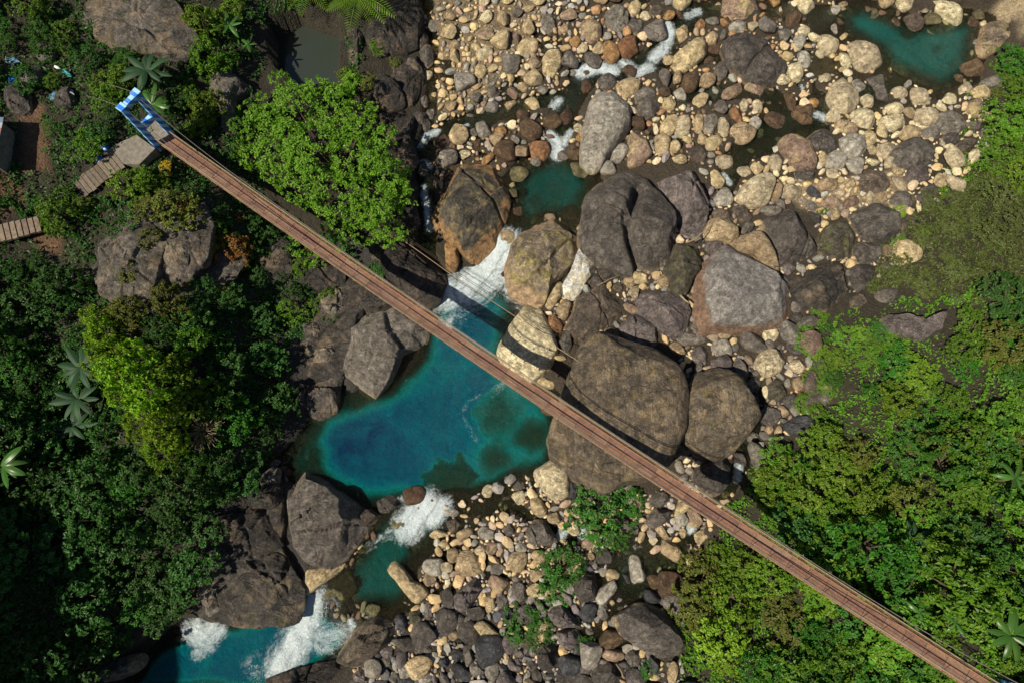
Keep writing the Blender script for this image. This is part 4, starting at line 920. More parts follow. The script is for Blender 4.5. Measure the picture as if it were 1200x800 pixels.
for li, line in enumerate([l for l in BT.strip().split('\n') if l.strip()]):
    body_, _, lab = line.partition('|'); tk = body_.split(); tile, mk = tk[0], tk[1]; tk = tk[2:]
    h = None
    if tk[0][0] == 'h': h = float(tk[0][1:]); tk = tk[1:]
    fac, cre = [], None
    while tk[0][0] in 'fc':
        ar = np.array([[float(v) for v in t.split(',')] for t in tk[0][2:].split(';')])
        if tk[0][0] == 'f': fac = ar
        else: cre = ar
        tk = tk[1:]
    P = np.array([[float(v) for v in t.split(',')] for t in tk])
    if tile != 'P':
        P = P / 4.0 + np.array(TILE[tile])
        if cre is not None: cre = cre / 4.0 + np.array(TILE[tile])
    area = 0.5 * abs(np.dot(P[:, 0], np.roll(P[:, 1], 1)) - np.dot(P[:, 1], np.roll(P[:, 0], 1)))
    req = math.sqrt(area / math.pi) / 12.6
    if h is None: h = req * 1.15
    pc = P.mean(0)
    x0, y0, z0 = spot(pc[0], pc[1], 0.3 * h)
    if mk == 'sub':
        h = 0.5 * h; wlv = float(water_level(x0, y0)); z0 = min(float(z0), wlv - 0.3); h = max(0.3, wlv - z0 - (random.Random(li).uniform(0.8, 1.6) if req > 1.2 else 0.25)) if req > 0.8 else h; z0 = min(z0, wlv - 1.1 * h)
    X, Y = plan(P[:, 0], P[:, 1], z0 + 0.3 * h)
    poly = np.stack([X - x0, Y - y0], 1)
    rho2 = ((RXY[:, 0] - x0) ** 2 + (RXY[:, 1] - y0) ** 2) / (req * 1.05) ** 2 * (1 + 0.9 * fbm(RXY[:, 0] * 0.9, RXY[:, 1] * 0.9, 3, li))
    if mk == 'sub': RDEP = np.where(rho2 < 1, np.minimum(RDEP, np.maximum(0.05, RWL - (z0 + h * np.sqrt(np.maximum(0, 1 - rho2))))), RDEP)
    big = req > 2.2
    if cre is not None:
        cX, cY = plan(cre[:, 0], cre[:, 1], z0 + 0.9 * h); cre = np.stack([cX - x0, cY - y0], 1)
    nt, nr = (120, 46) if big else ((52, 20) if req > 0.9 else (28, 12))
    rounded = mk in ('ptan', 'tan', 'orange', 'pink', 'pale', 'wet', 'sub')
    me = boulder_mesh('boulder', poly, float(h), li + 11, nt, nr, ROCK[mk], boxy=0.8 if rounded else (0.42 if mk == 'giant' else 0.6), ncut=(7 if rounded else (9 if mk == 'giant' else 20)) if mk != 'sub' else 1, rough=0.04 if rounded else (0.075 if mk in ('cliff', 'black') else 0.05), flat=(mk == 'flat'), facets=fac, crease=cre, nfault=0 if rounded or mk in ('flat', 'giant') else (5 if mk in ('cliff', 'black') else 2), cutr=(0.8, 0.97) if rounded or mk == 'giant' else (0.70, 0.94))
    o = link('boulder' if req > 0.55 else 'river_stone', me, None, (float(x0), float(y0), float(z0) - 0.08 * h), None)
    size = 'large' if req > 1.6 else ('medium' if req > 0.9 else 'small')
    lab = lab.strip() or auto_label(pc[0], pc[1], size, SHAPE_WORD[mk], 'boulder' if req > 0.55 else 'stone')
    bl.append((o, lab, pc)); BOULD.append(P)
RIVER_ME.attributes['depth'].data.foreach_set('value', RDEP.astype(np.float32))
by = {}
for o, lab, pc in bl: by.setdefault(lab, []).append((o, pc))
ORD = ['leftmost', 'second from left', 'third from left', 'fourth from left', 'fifth from left', 'sixth from left', 'seventh from left', 'eighth from left']
for lab, L in by.items():
    L.sort(key=lambda t: t[1][0])
    for k, (o, pc) in enumerate(L):
        w = lab
        if len(L) == 2: w = lab + (', the left one' if k == 0 else ', the right one')
        elif len(L) > 2: w = lab + ', ' + (ORD[k] if k < len(L) - 1 else 'rightmost')
        tag(o, w, 'boulder' if o.name.startswith('boulder') else 'stone', 'boulders of the river bed')

# ------------------------------------------------------------------ cobbles and pebbles packed between them
def ico(sub):
    import bmesh
    bm = bmesh.new(); bmesh.ops.create_icosphere(bm, subdivisions=sub, radius=1)
    V = np.array([v.co[:] for v in bm.verts]); F = np.array([[v.index for v in f.verts] for f in bm.faces]); bm.free(); return V, F
def stone_shape(sub, seed):
    # ico subdivisions here count from 1 = 20 faces
    V, F = ico(sub); rs = np.random.default_rng(seed); V = V.copy()
    for k in range(11):
        n = rs.normal(size=3); n /= np.linalg.norm(n); q = V @ n; d = rs.uniform(0.52, 0.86)
        V -= np.maximum(0, q - d)[:, None] * n * 0.96
    V *= np.array([1.0, rs.uniform(0.5, 0.95), rs.uniform(0.45, 0.75)])
    for i in range(len(V)):
        V[i] *= 1 + 0.10 * mnoise.noise(Vector(V[i] * 1.6 + seed * 3.1))
    return V, F
occ = np.zeros((900, 1300), bool); OX = 50            # survey raster, 1 px
yy, xx = np.mgrid[-OX:850, -OX:1250]
for P in BOULD:
    c = P.mean(0); Q = c + (P - c) * 0.93
    x0, x1 = int(Q[:, 0].min()) - 1, int(Q[:, 0].max()) + 2; y0, y1 = int(Q[:, 1].min()) - 1, int(Q[:, 1].max()) + 2
    sl = (slice(max(0, y0 + OX), max(0, y1 + OX)), slice(max(0, x0 + OX), max(0, x1 + OX)))
    occ[sl] |= inside(Q, xx[sl], yy[sl])
ZONES = [  # polygon, palette, weights of sizes, name
 ('the tan gravel bar at the top', [(497,-30),(690,-30),(690,40),(680,70),(660,110),(640,130),(560,135),(510,150),(498,110)], ['tan','pale','grey','ptan','pink','tan','tan'], (0.22, 4.0)),
 ('the stony bed between the upper rapids', [(690,-30),(900,-30),(930,20),(900,110),(860,200),(800,190),(720,190),(690,180),(660,190),(640,190),(600,190),(520,230),(500,160),(620,130),(660,110),(690,60)], ['tan','pink','orange','ptan','grey','wet'], (2.0, 0.6)),
 ('the pale stones left of the upper blue pool', [(900,-30),(975,-20),(990,30),(1030,70),(1060,95),(1110,115),(1150,110),(1160,170),(1110,230),(1040,260),(940,230),(880,230),(860,190),(900,110)], ['ptan','ptan','tan','pale','ptan','tan'], (2.4, 0.5)),
 ('the rocky rubble around the flat-topped boulder', [(860,200),(1060,230),(1060,300),(1010,340),(960,350),(950,400),(970,460),(950,500),(900,520),(870,560),(800,560),(780,500),(800,400),(690,400),(620,440),(600,440),(640,360),(680,300),(760,300),(800,200)], ['tan','pink','brown','ptan','grey','purple','dark','grey','tan'], (3.0, 0.4)),
 ('the tan gravel below the turquoise pool', [(640,530),(690,570),(760,580),(800,560),(860,580),(820,640),(800,660),(700,640),(640,700),(560,690),(490,690),(500,640),(520,590),(560,575)], ['tan','ptan','pale','tan','grey','pink'], (0.5, 1.2)),
 ('the grey cobbles at the bottom', [(490,690),(560,690),(640,700),(700,640),(800,690),(800,850),(390,850),(420,770),(470,720)], ['grey','purple','slate','dark','tan','grey','tan','pale'], (1.7, 0.9)),
 ('the dark left shore', [(330,530),(360,520),(365,560),(330,565),(300,600),(300,560)], ['grey','dark'], (0.5, 0.8)),
 ('the bed of the turquoise pool', [(520,430),(600,440),(650,480),(640,545),(560,580),(480,590),(470,550),(520,500)], ['sub','sub','wet'], (1.0, 0.3)),
 ('the pool outlet shallows', [(440,575),(480,585),(560,560),(640,530),(655,565),(560,605),(430,612)], ['wet','sub','brown','tan','tan'], (0.9, 0.9)),
 ('the banks of the lower channel', [(400,655),(440,610),(520,600),(520,640),(490,650),(480,705),(400,725),(370,700)], ['wet','brown','sub','tan'], (0.8, 0.9)),
 ('the bed of the upper blue pool', [(975,10),(1150,15),(1140,95),(1100,110),(1040,90),(990,50)], ['sub','sub','wet','brown'], (3.0, 0.3)),
 ('the bed of the small green pool', [(600,250),(598,215),(612,190),(690,190),(690,250),(640,262)], ['sub','sub','wet'], (2.4, 0.3)),
 ('the bed of the shallow brown pool', [(735,625),(805,660),(760,705),(705,680)], ['sub','tan','brown'], (0.8, 0.5)),
]
SRGB = {'tan':(0.45,0.335,0.18),'ptan':(0.52,0.43,0.27),'pale':(0.36,0.335,0.285),'grey':(0.22,0.205,0.18),'pink':(0.34,0.245,0.175),'orange':(0.34,0.19,0.09),'wet':(0.13,0.085,0.05),'brown':(0.2,0.15,0.105),'purple':(0.18,0.155,0.15),'slate':(0.075,0.075,0.08),'dark':(0.10,0.092,0.085),'sub':(0.16,0.15,0.075)}
stones = []
rnd = random.Random(3)
for zname, ZP, pal, (bigw, smallw) in ZONES:
    ZPa = np.array(ZP, float); a = 0.5 * abs(np.dot(ZPa[:, 0], np.roll(ZPa[:, 1], 1)) - np.dot(ZPa[:, 1], np.roll(ZPa[:, 0], 1)))
    for r0, r1, dens, w in ((14, 19, 0.0012, bigw * (bigw > 1.5)), (11, 15, 0.0016, bigw), (8, 11, 0.0040, bigw), (6, 8, 0.009, bigw), (4.2, 6, 0.024, 1.0), (2.8, 4.2, 0.08, 1.0 + 0.25 * smallw), (1.6, 2.8, 0.12, smallw)):
        n = int(a * dens * w)
        bx = ZPa.min(0), ZPa.max(0)
        X = np.array([rnd.uniform(bx[0][0], bx[1][0]) for _ in range(n * 3)]); Y = np.array([rnd.uniform(bx[0][1], bx[1][1]) for _ in range(n * 3)])
        ok = inside(ZPa, X, Y); X, Y = X[ok], Y[ok]
        for x, y in zip(X, Y):
            r = rnd.uniform(r0, r1); ix, iy = int(x) + OX, int(y) + OX
            k = int(r * 0.62)
            if occ[max(0, iy - k):iy + k + 1, max(0, ix - k):ix + k + 1].any(): continue
            k = int(round(r * 0.68)); occ[max(0, iy - k):iy + k + 1, max(0, ix - k):ix + k + 1] = True
            stones.append((x, y, r, rnd.choice(pal), zname))
S = np.array([(s[0], s[1], s[2]) for s in stones])
sx, sy, sz = spot(S[:, 0], S[:, 1], 0.1)
sdep = water_level(sx, sy) - sz
keepi = [i for i in range(len(S)) if sdep[i] < 0.02 or 'the bed' in stones[i][4] or rnd.random() < ((0.7 if S[i, 2] > 4 else 0.5) if sdep[i] < 0.7 else 0.35)]
for i in keepi:
    if sdep[i] > 0.3 and stones[i][3] not in ('sub', 'wet', 'orange') and rnd.random() < .6: stones[i] = stones[i][:3] + ('wet',) + stones[i][4:]
order = sorted(keepi, key=lambda i: -S[i, 2] * (1 if -60 < S[i, 0] < 1210 and -5 < S[i, 1] < 805 else 0.1))
SH2 = [stone_shape(3, 100 + k) for k in range(12)]; SH1 = [stone_shape(2, 200 + k) for k in range(10)]; SH0 = [stone_shape(1, 230 + k) for k in range(10)]
SHM = {}
GRP = {}
SIZEW = {'tan':'tan','ptan':'pale tan','pale':'pale grey','grey':'grey','pink':'pinkish','orange':'orange-brown','wet':'wet brown','brown':'brown','purple':'mauve-grey','slate':'slate grey','dark':'dark grey','sub':'sunken olive'}
for n, i in enumerate(order[:300]):
    x, y, r, mk, zn = stones[i]; k = n % 12
    if (k, mk) not in SHM:
        m_ = mesh_np('river_stone', SH2[k][0], SH2[k][1], True, [ROCK[mk]]); fattr(m_, 'hf', np.clip(SH2[k][0][:, 2] + 0.5, 0, 1)); SHM[(k, mk)] = m_
    rm = r / 12.6 * rnd.uniform(0.95, 1.15)
    o = link('river_stone', SHM[(k, mk)], None, (float(sx[i]), float(sy[i]), float(sz[i]) + rm * 0.32), (rnd.uniform(-.3, .3), rnd.uniform(-.3, .3), rnd.uniform(0, 6.28)), (rm * 1.1, rm * 1.1, rm))
    tag(o, auto_label(x, y, 'small', SIZEW[mk], 'cobble'), 'stone', 'river stones')
VV, FF, CC = [], [], []; nv = 0
for i in order[300:]:
    x, y, r, mk, zn = stones[i]; V, F = SH1[i % 10] if r > 3.4 else SH0[i % 10]
    rm = r / 12.6 * rnd.uniform(0.95, 1.2); a = rnd.uniform(0, 6.28); t1 = rnd.uniform(-.4, .4)
    ca, sa = math.cos(a), math.sin(a)
    P = V * rm; P = np.stack([P[:, 0], P[:, 1] * math.cos(t1) - P[:, 2] * math.sin(t1), P[:, 1] * math.sin(t1) + P[:, 2] * math.cos(t1)], 1)
    P = np.stack([P[:, 0] * ca - P[:, 1] * sa + sx[i], P[:, 0] * sa + P[:, 1] * ca + sy[i], P[:, 2] + sz[i] + rm * 0.3], 1)
    VV.append(P); FF.append(F + nv); nv += len(P)
    c = np.array(SRGB[mk]) * rnd.uniform(0.8, 1.45) * np.array([1 + rnd.uniform(-.06, .06), 1, 1 + rnd.uniform(-.1, .1)])
    CC.append(np.tile(c, (len(P), 1)))
pt = NT('pebble_mixed'); co = pt.coord('Object'); c = pt.attr('Col', 'Color'); n2 = pt.noise(5, 5, 0.7, co)
c = pt.mix(pt.ramp(n2, [(0.36, 0.75), (0.6, 0)]), c, pt.mix(1.0, c, (0.45, 0.42, 0.4), 'MULTIPLY')); pt.col(c); pt.rough(0.85)
pt.nrm(pt.bump(pt.noise(14, 4, 0.7, co), 0.5, 0.06))
me = mesh_np('gravel', np.concatenate(VV), np.concatenate(FF), False, [pt.m]); cattr(me, 'Col', np.concatenate(CC))
tag(link('gravel', me), 'small rounded pebbles and cobbles filling the river bed', 'gravel', None, 'stuff')
print('gravel tris', sum(len(f) for f in FF)); print('stones', len(order), 'boulders', len(bl))
# ------------------------------------------------------------------ suspension footbridge
t = NT('rusty_deck'); co = t.coord('Object'); oi = t.n('ShaderNodeObjectInfo').outputs['Random']
vm = t.n('ShaderNodeVectorMath', operation='ADD'); t.L.new(co, vm.inputs[0]); cb = t.n('ShaderNodeCombineXYZ'); t.put(cb.inputs[0], t.math('MULTIPLY', oi, 6.0)); t.L.new(cb.outputs[0], vm.inputs[1])
na = t.noise(1.6, 6, 0.7, vm.outputs[0]); nb_ = t.noise(9, 5, 0.75, vm.outputs[0])
c = t.mix(t.ramp(na, [(0.35, 0), (0.65, 1)]), (0.105, 0.052, 0.031), (0.19, 0.09, 0.053))
c = t.mix(t.ramp(nb_, [(0.5, 0), (0.7, 0.5)]), c, (0.32, 0.23, 0.18))
c = t.mix(t.ramp(t.noise(2.3, 4, 0.6, vm.outputs[0]), [(0.56, 0), (0.7, 0.6)]), c, (0.09, 0.06, 0.05))
c = t.mix(t.ramp(oi, [(0.8, 0), (0.86, 0.25)]), c, (0.17, 0.12, 0.095))
t.col(vary(t, c, 0.2)); t.rough(0.75); t.nrm(t.bump(nb_, 0.3, 0.02)); M_DECK = t.m
M_BEAM = plain_mat('rusty_dark_steel', (0.055, 0.032, 0.024), 0.8, 0, 6, 0.5)
M_EDGE = plain_mat('rusty_edge_steel', (0.30, 0.15, 0.075), 0.7, 0, 5, 0.55)
M_ROPE = plain_mat('weathered_wire_rope', (0.33, 0.24, 0.15), 0.7, 0, 8, 0.6)
M_CABLE = plain_mat('galvanised_cable', (0.16, 0.14, 0.12), 0.6, 0, 5, 0.6)
ZA, ZB, SAG = 8.4, 12.0, 2.7
ax_, ay_ = plan(192, 163, ZA); bx_, by_ = plan(1158, 809, ZB)
A = np.array([ax_, ay_]); B = np.array([bx_, by_]); L = np.linalg.norm(B - A); U2 = (B - A) / L; N2 = np.array([-U2[1], U2[0]])
def bpt(tt, side=0.0, up=0.0):
    p = A + (B - A) * tt + N2 * side
    return np.array([p[0], p[1], ZA + (ZB - ZA) * tt - 4 * SAG * tt * (1 - tt) + up])
mid = bpt(0.5); print('bridge mid px', proj(*mid), 'z', mid[2], 'len', L)
bridge = empty('suspension_bridge', bpt(0.0)); tag(bridge, 'long narrow rusty steel suspension footbridge crossing the river diagonally', 'footbridge')
def brel(P): return [np.asarray(p) - bpt(0.0) for p in P]
NSEG = 54; HALF = 0.56
def bbox(t0, t1, s0, s1, u0, u1, name, mat, taper=0):
    """box that follows the deck between stations"""
    mb = MB(); P = []
    for tt in (t0, t1):
        for s in (s0, s1):
            for u in (u0, u1): P.append(bpt(tt, s, u) - bpt(0.0))
    mb.add(P, [(0, 1, 3, 2), (4, 6, 7, 5), (0, 4, 5, 1), (2, 3, 7, 6), (0, 2, 6, 4), (1, 5, 7, 3)])
    return mb.build(name, mat, bridge)
rb = random.Random(5)
for k in range(NSEG):
    g = 0.016 / L; t0, t1 = k / NSEG + g, (k + 1) / NSEG - g
    e = [rb.uniform(-.012, .012) for _ in range(4)]
    for q in range(3):
        w0, w1 = ((-0.54, -0.20), (-0.19, 0.19), (0.20, 0.54))[q]; bbox(t0, t1, w0, w1, -0.01 + e[q], 0.012 + e[q], 'deck_plate', M_DECK)
for k in range(NSEG + 1):
    tt = k / NSEG; w = 0.045 / L
    bbox(tt - w, tt + w, -HALF - 0.10, HALF + 0.10, -0.20, -0.028, 'cross_beam', M_BEAM)
for sgn in (-1, 1):
    mb = MB(); mb.tube(brel([bpt(k / 108, sgn * HALF, 0.01) for k in range(109)]), 0.045, 5); rail = mb.build('edge_rail', M_EDGE, bridge)
    for up, rr_ in ((0.42, 0.010), (0.78, 0.010), (1.12, 0.036)):
        mb = MB(); mb.tube(brel([bpt(k / 108, sgn * (HALF + 0.05), up) for k in range(109)]), rr_, 5); mb.build('hand_rope', M_ROPE, bridge)
    for k in range(NSEG + 1):
        tt = k / NSEG; mb = MB(); mb.tube(brel([bpt(tt, sgn * (HALF + 0.05), -0.05), bpt(tt, sgn * (HALF + 0.05), 1.14)]), 0.016, 5); mb.build('railing_post', M_EDGE, rail)
    # main cable from tower top to tower top
    def cab(tt): return 1.18 + 4.1 * (2 * tt - 1) ** 10 * 0.9 + 4.1 * 0.1 * (2 * tt - 1) ** 2
    mb = MB(); mb.tube(brel([bpt(k / 108, sgn * (HALF + 0.12), cab(k / 108)) for k in range(109)]), 0.028, 6); mcab = mb.build('main_cable', M_CABLE, bridge)
    for k in range(1, NSEG):
        tt = (k + 0.0) / NSEG; mb = MB(); mb.tube(brel([bpt(tt, sgn * (HALF + 0.14), -0.1), bpt(tt, sgn * (HALF + 0.12), cab(tt))]), 0.005, 4); mb.build('hanger', M_CABLE, mcab)
# painted towers
t = NT('blue_white_paint'); co = t.coord('Object')
sx_ = t.n('ShaderNodeSeparateXYZ'); t.L.new(co, sx_.inputs[0])
s1_ = t.math('ADD', t.math('MULTIPLY', sx_.outputs[2], 1.05), t.math('MULTIPLY', sx_.outputs[1], 1.35))
fr_ = t.math('FRACT', s1_)
c = t.mix(t.ramp(fr_, [(0.49, 0), (0.51, 1)]), (0.015, 0.16, 0.60), (0.30, 0.55, 0.78))
c = t.mix(t.ramp(t.noise(3, 5, 0.7, co), [(0.5, 0), (0.75, 0.5)]), c, (0.30, 0.36, 0.40)); t.col(c); t.rough(0.55); M_BLUE = t.m
def tower(tt, label, zb):
    p = bpt(tt); base = np.array([p[0], p[1], zb])
    T = empty('bridge_tower', base, math.atan2(U2[1], U2[0])); tag(T, label, 'tower')
    H = p[2] + 5.3 - zb; D0 = p[2] - zb
    for s in (-1, 1):
        mb = MB(); mb.box((0, s * (HALF + 0.24), H / 2), np.eye(3), (0.22, 0.24, H / 2 + 0.2)); mb.build('post', M_BLUE, T)
        mb = MB(); mb.box((0, s * (HALF + 0.24), H + 0.26), np.eye(3), (0.32, 0.32, 0.05)); mb.build('post_cap', M_BLUE, T)
        mb = MB(); mb.tube([(0, s * (HALF + 0.24), H + 0.2), (-3.5, s * (HALF + 0.24), H - 1.8), (-9, s * (HALF + 0.24), H - 5.6)] if tt < .5 else [(0, s * (HALF + 0.24), H + 0.2), (3.5, s * (HALF + 0.24), H - 1.8), (9, s * (HALF + 0.24), H - 5.6)], 0.025, 6); mb.build('back_stay', M_CABLE, T)
    for zz_ in (H, D0 + 2.5):
        mb = MB(); mb.box((0, 0, zz_), np.eye(3), (0.22, HALF - 0.03, 0.24)); mb.build('crossbar', M_BLUE, T)
    return T
tower(-0.002, 'blue and white painted bridge gate beside the concrete landing', ZA - 0.5)
tower(1.004, 'blue painted bridge gate just showing in the bottom right corner', ZB - 0.6)
# concrete landings
M_CONC = plain_mat('mossy_concrete', (0.21, 0.185, 0.15), 0.9, 0, 2.5, 0.5, 0.4)
def slab(name, P, z, th, mat, label=None, cat=None, parent=None):
    Q = np.stack(plan(np.array([p[0] for p in P]), np.array([p[1] for p in P]), z), 1); c = Q.mean(0); n = len(Q)
    V = [(x - c[0], y - c[1], 0.0) for x, y in Q] + [(x - c[0], y - c[1], -th) for x, y in Q]
    F = [tuple(range(n)), tuple(range(2 * n - 1, n - 1, -1))] + [(i, i + n, (i + 1) % n + n, (i + 1) % n) for i in range(n)]
    me = bpy.data.meshes.new(name); me.from_pydata(V, [], [f for f in F]); me.materials.append(mat); me.update()
    import bmesh
    bm = bmesh.new(); bm.from_mesh(me); bmesh.ops.recalc_face_normals(bm, faces=bm.faces); bmesh.ops.bevel(bm, geom=bm.edges[:], offset=0.03, segments=1, affect='EDGES'); bm.to_mesh(me); bm.free()
    o = link(name, me, parent, (c[0], c[1], z)); 
    if label: tag(o, label, cat)
    return o
slab('concrete_landing', [(163, 153), (186, 172), (200, 157), (184, 140), (170, 146)], ZA + 0.0, 0.9, M_CONC, 'grey concrete landing under the blue bridge gate', 'landing')
slab('concrete_ramp', [(160, 158), (182, 174), (163, 193), (140, 192), (121, 178), (140, 167)], ZA + 0.22, 1.2, M_CONC, 'weathered concrete ramp leading down from the blue gate', 'ramp')
M_PLANK = plain_mat('grey_planks', (0.165, 0.13, 0.095), 0.85, 0.25, 4, 0.5, 0.3)
x0, y0 = plan(142, 189, 8.3); x1, y1 = plan(92, 226, 8.1)
steps = empty('plank_walkway', (x0, y0, 8.1)); tag(steps, 'walkway of grey wooden planks below the concrete ramp', 'walkway')
dv = np.array([x1 - x0, y1 - y0]); Lw = np.linalg.norm(dv); dv /= Lw; nv_ = np.array([-dv[1], dv[0]]); n_ = int(Lw / 0.42)
for k in range(n_):
    mb = MB(); c = np.array([*(dv * (k + .5) * 0.42), 0.55 - 0.03 * k + rb.uniform(-.015, .015)])
    mb.box(c, [[*dv, 0], [*nv_, 0], [0, 0, 1]], (0.185, 0.95 + rb.uniform(-.07, .07), 0.03)); mb.build('plank', M_PLANK, steps)
x0, y0 = plan(47, 262, 8.6); x1, y1 = plan(-12, 280, 8.9)
st = empty('stone_steps', (x0, y0, 8.3)); tag(st, 'short flight of brown stone steps at the left edge', 'steps')
dv = np.array([x1 - x0, y1 - y0]); Lw = np.linalg.norm(dv); dv /= Lw; nv_ = np.array([-dv[1], dv[0]]); n_ = 9
M_STEP = plain_mat('brown_stone_steps', (0.20, 0.15, 0.11), 0.9, 0.2, 3, 0.5, 0.4)
for k in range(n_):
    mb = MB(); mb.box([*(dv * (k + .5) * Lw / n_), 0.25 + 0.08 * k], [[*dv, 0], [*nv_, 0], [0, 0, 1]], (Lw / n_ * 0.45, 0.75 + rb.uniform(-.06, .06), 0.12)); mb.build('step', M_STEP, st)
# kiosk with sheet roof at the left edge
zk = 11.2; kx, ky = plan(-27, 166, zk); kio = empty('kiosk', (kx, ky, 8.6)); tag(kio, 'small kiosk with a blue and white sheet metal roof at the left edge', 'kiosk')
RM = [plain_mat('roof_blue', (0.12, 0.17, 0.26), 0.5, 0, 3, 0.7), plain_mat('roof_white', (0.33, 0.35, 0.38), 0.5, 0, 3, 0.75), plain_mat('roof_rust', (0.25, 0.12, 0.09), 0.7, 0, 3, 0.7)]
for k in range(9):
    mb = MB(); mb.box((-0.1, -2.0 + 0.5 * k, 2.6 - 0.004 * (k % 2)), np.eye(3), (1.9, 0.245, 0.03)); mb.build('roof_panel', RM[(0, 1, 0, 1, 2, 0, 2, 1, 0)[k]], kio)
for s in (-1, 1):
    mb = MB(); mb.box((s * 1.5, 0, 1.1), np.eye(3), (0.06, 1.9, 1.4)); mb.build('wall', M_CONC, kio)
# low wall round the pond
M_WALL = plain_mat('mossy_wall', (0.20, 0.165, 0.09), 0.9, 0, 2.2, 0.45, 0.5)
pw = []
for (px, py, zc) in [(338, -4, 3.2), (362, 6, 3.1), (385, 14, 3.0), (405, 20, 3.0), (409, 30, 3.0), (406, 50, 2.95), (402, 75, 2.9), (398, 105, 2.9)]:
    x, y = plan(px, py, zc); pw.append((float(x), float(y), zc))
mb = MB(); o0 = np.array(pw[0]) * np.array([1, 1, 0])
for a_, b_ in zip(pw[:-1], pw[1:]):
    a_ = np.array(a_) - o0; b_ = np.array(b_) - o0; d = b_ - a_; Ld = np.linalg.norm(d[:2]); u = np.array([d[0] / Ld, d[1] / Ld, 0]); v = np.array([-u[1], u[0], 0])
    P = []
    for q, e in ((a_, -0.12), (b_, 0.12)):
        for s in (-0.26, 0.26):
            for z in (q[2] - 1.2, q[2] + rb.uniform(-.04, .04)): P.append(np.array([q[0] + u[0] * e + v[0] * s, q[1] + u[1] * e + v[1] * s, z]))
    mb.add(P, [(0, 1, 3, 2), (4, 6, 7, 5), (0, 4, 5, 1), (2, 3, 7, 6), (0, 2, 6, 4), (1, 5, 7, 3)])
wall = mb.build('low_wall', M_WALL, None, tuple(o0)); tag(wall, 'low mossy concrete wall holding back the small pond', 'wall')
# old cable slung across the pool
a3 = [(452, 268, 3.2), (480, 287, 2.9), (525, 319, 2.5), (575, 352, 2.3), (610, 375, 2.6), (645, 402, 3.4), (690, 431, 4.7), (735, 461, 6.3)]
pts = [np.array([*map(float, plan(px, py, z)), z]) for px, py, z in a3]
oc = empty('old_cable', (pts[0][0], pts[0][1], pts[0][2])); tag(oc, 'old sagging cable slung across the pool and tied to the gigantic boulder', 'cable')
def dens(P, n=8):
    P = np.array(P); tt = np.linspace(0, len(P) - 1, (len(P) - 1) * n + 1); return np.stack([np.interp(tt, range(len(P)), P[:, i]) for i in range(3)], 1)
D = dens(pts) - pts[0]
for off, rr_, m_, nm in ((0.0, 0.03, M_ROPE, 'cable'), (0.35, 0.022, M_BEAM, 'side_wire'), (0.5, 0.02, M_BEAM, 'side_wire')):
    Dq = D[:len(D) - (0 if off == 0 else 18)]
    mb = MB(); mb.tube([p + np.array([N2[0] * off, N2[1] * off, 0.02 * math.sin(i * .7)]) for i, p in enumerate(Dq)], rr_, 5); mb.build(nm, m_, oc)
for i in range(2, len(D) - 18, 4):
    mb = MB(); q = D[i]; mb.tube([q, q + np.array([N2[0] * 0.5 + rb.uniform(-.08, .08), N2[1] * 0.5 + rb.uniform(-.08, .08), -0.02])], 0.014, 4); mb.build('tie_wire', M_BEAM, oc)
# litter near the gate
def crumple(name, px, py, r, mat, label, cat, flat=0.5):
    V, F = ico(2); V = V.copy(); s = rb.uniform(0, 90)
    for i in range(len(V)): V[i] *= 1 + 0.55 * mnoise.noise(Vector(V[i] * 2.2 + s))
    V *= np.array([1, rb.uniform(.6, .9), flat]) * r; x, y, z = spot(px, py, 0.2)
    o = link(name, mesh_np(name, V, F, False, [mat]), None, (float(x), float(y), float(z) + r * flat * 0.5), (0, 0, rb.uniform(0, 6))); tag(o, label, cat); return o
M_BAG = plain_mat('blue_plastic', (0.02, 0.16, 0.55), 0.35, 0, 4, 0.6); M_TEAL = plain_mat('teal_plastic', (0.10, 0.42, 0.48), 0.3); M_WH = plain_mat('white_plastic', (0.62, 0.64, 0.66), 0.4); M_PB = plain_mat('pale_blue_net', (0.10, 0.22, 0.34), 0.7, 0, 6, 0.4)
crumple('plastic_bag', 14, 94, 0.42, M_BAG, 'bright blue plastic bag on the rocks at the left edge', 'bag')
crumple('plastic_bag', 118, 187, 0.45, M_BAG, 'larger blue plastic bag beside the concrete ramp', 'bag')
crumple('plastic_bag', 123, 172, 0.38, M_BAG, 'smaller blue plastic bag just above the other beside the ramp', 'bag')
crumple('crumpled_net', 13, 70, 0.6, M_PB, 'pale blue crumpled netting in the undergrowth at the left edge', 'netting', 0.3)
crumple('crumpled_net', 63, 112, 0.5, M_PB, 'greenish crumpled netting on the rocks near the blue cup', 'netting', 0.25)
def bottle(name, px, py, ang, mat, label, cat, ln=0.8, r=0.15):
    mb = MB(); mb.tube([(-ln / 2, 0, 0), (-ln / 2 + .02, 0, 0), (ln * .25, 0, 0), (ln * .38, 0, 0), (ln / 2, 0, 0)], [r * .8, r, r, r * .4, r * .35], 10)
    x, y, z = spot(px, py, 0.2); o = link(name, mb.mesh(name, mat, True), None, (float(x), float(y), float(z) + r), (0, 0.1, ang)); tag(o, label, cat)
bottle('plastic_bottle', 79, 87, -0.6, M_TEAL, 'teal plastic bottle lying on the ground left of the gate', 'bottle', 0.95, 0.2)
bottle('plastic_bottle', 67, 79, -0.5, M_WH, 'white plastic bottle lying beside the teal one', 'bottle', 0.55, 0.13)
x, y, z = spot(84, 108, 0.2); mb = MB(); mb.tube([(0, 0, 0), (0, 0, 0.5)], [0.2, 0.27], 12); cup = link('plastic_cup', mb.mesh('plastic_cup', M_WH), None, (float(x), float(y), float(z) + 0.25), (1.2, 0, 0.3)); tag(cup, 'white and blue plastic cup lying below the teal bottle', 'cup')
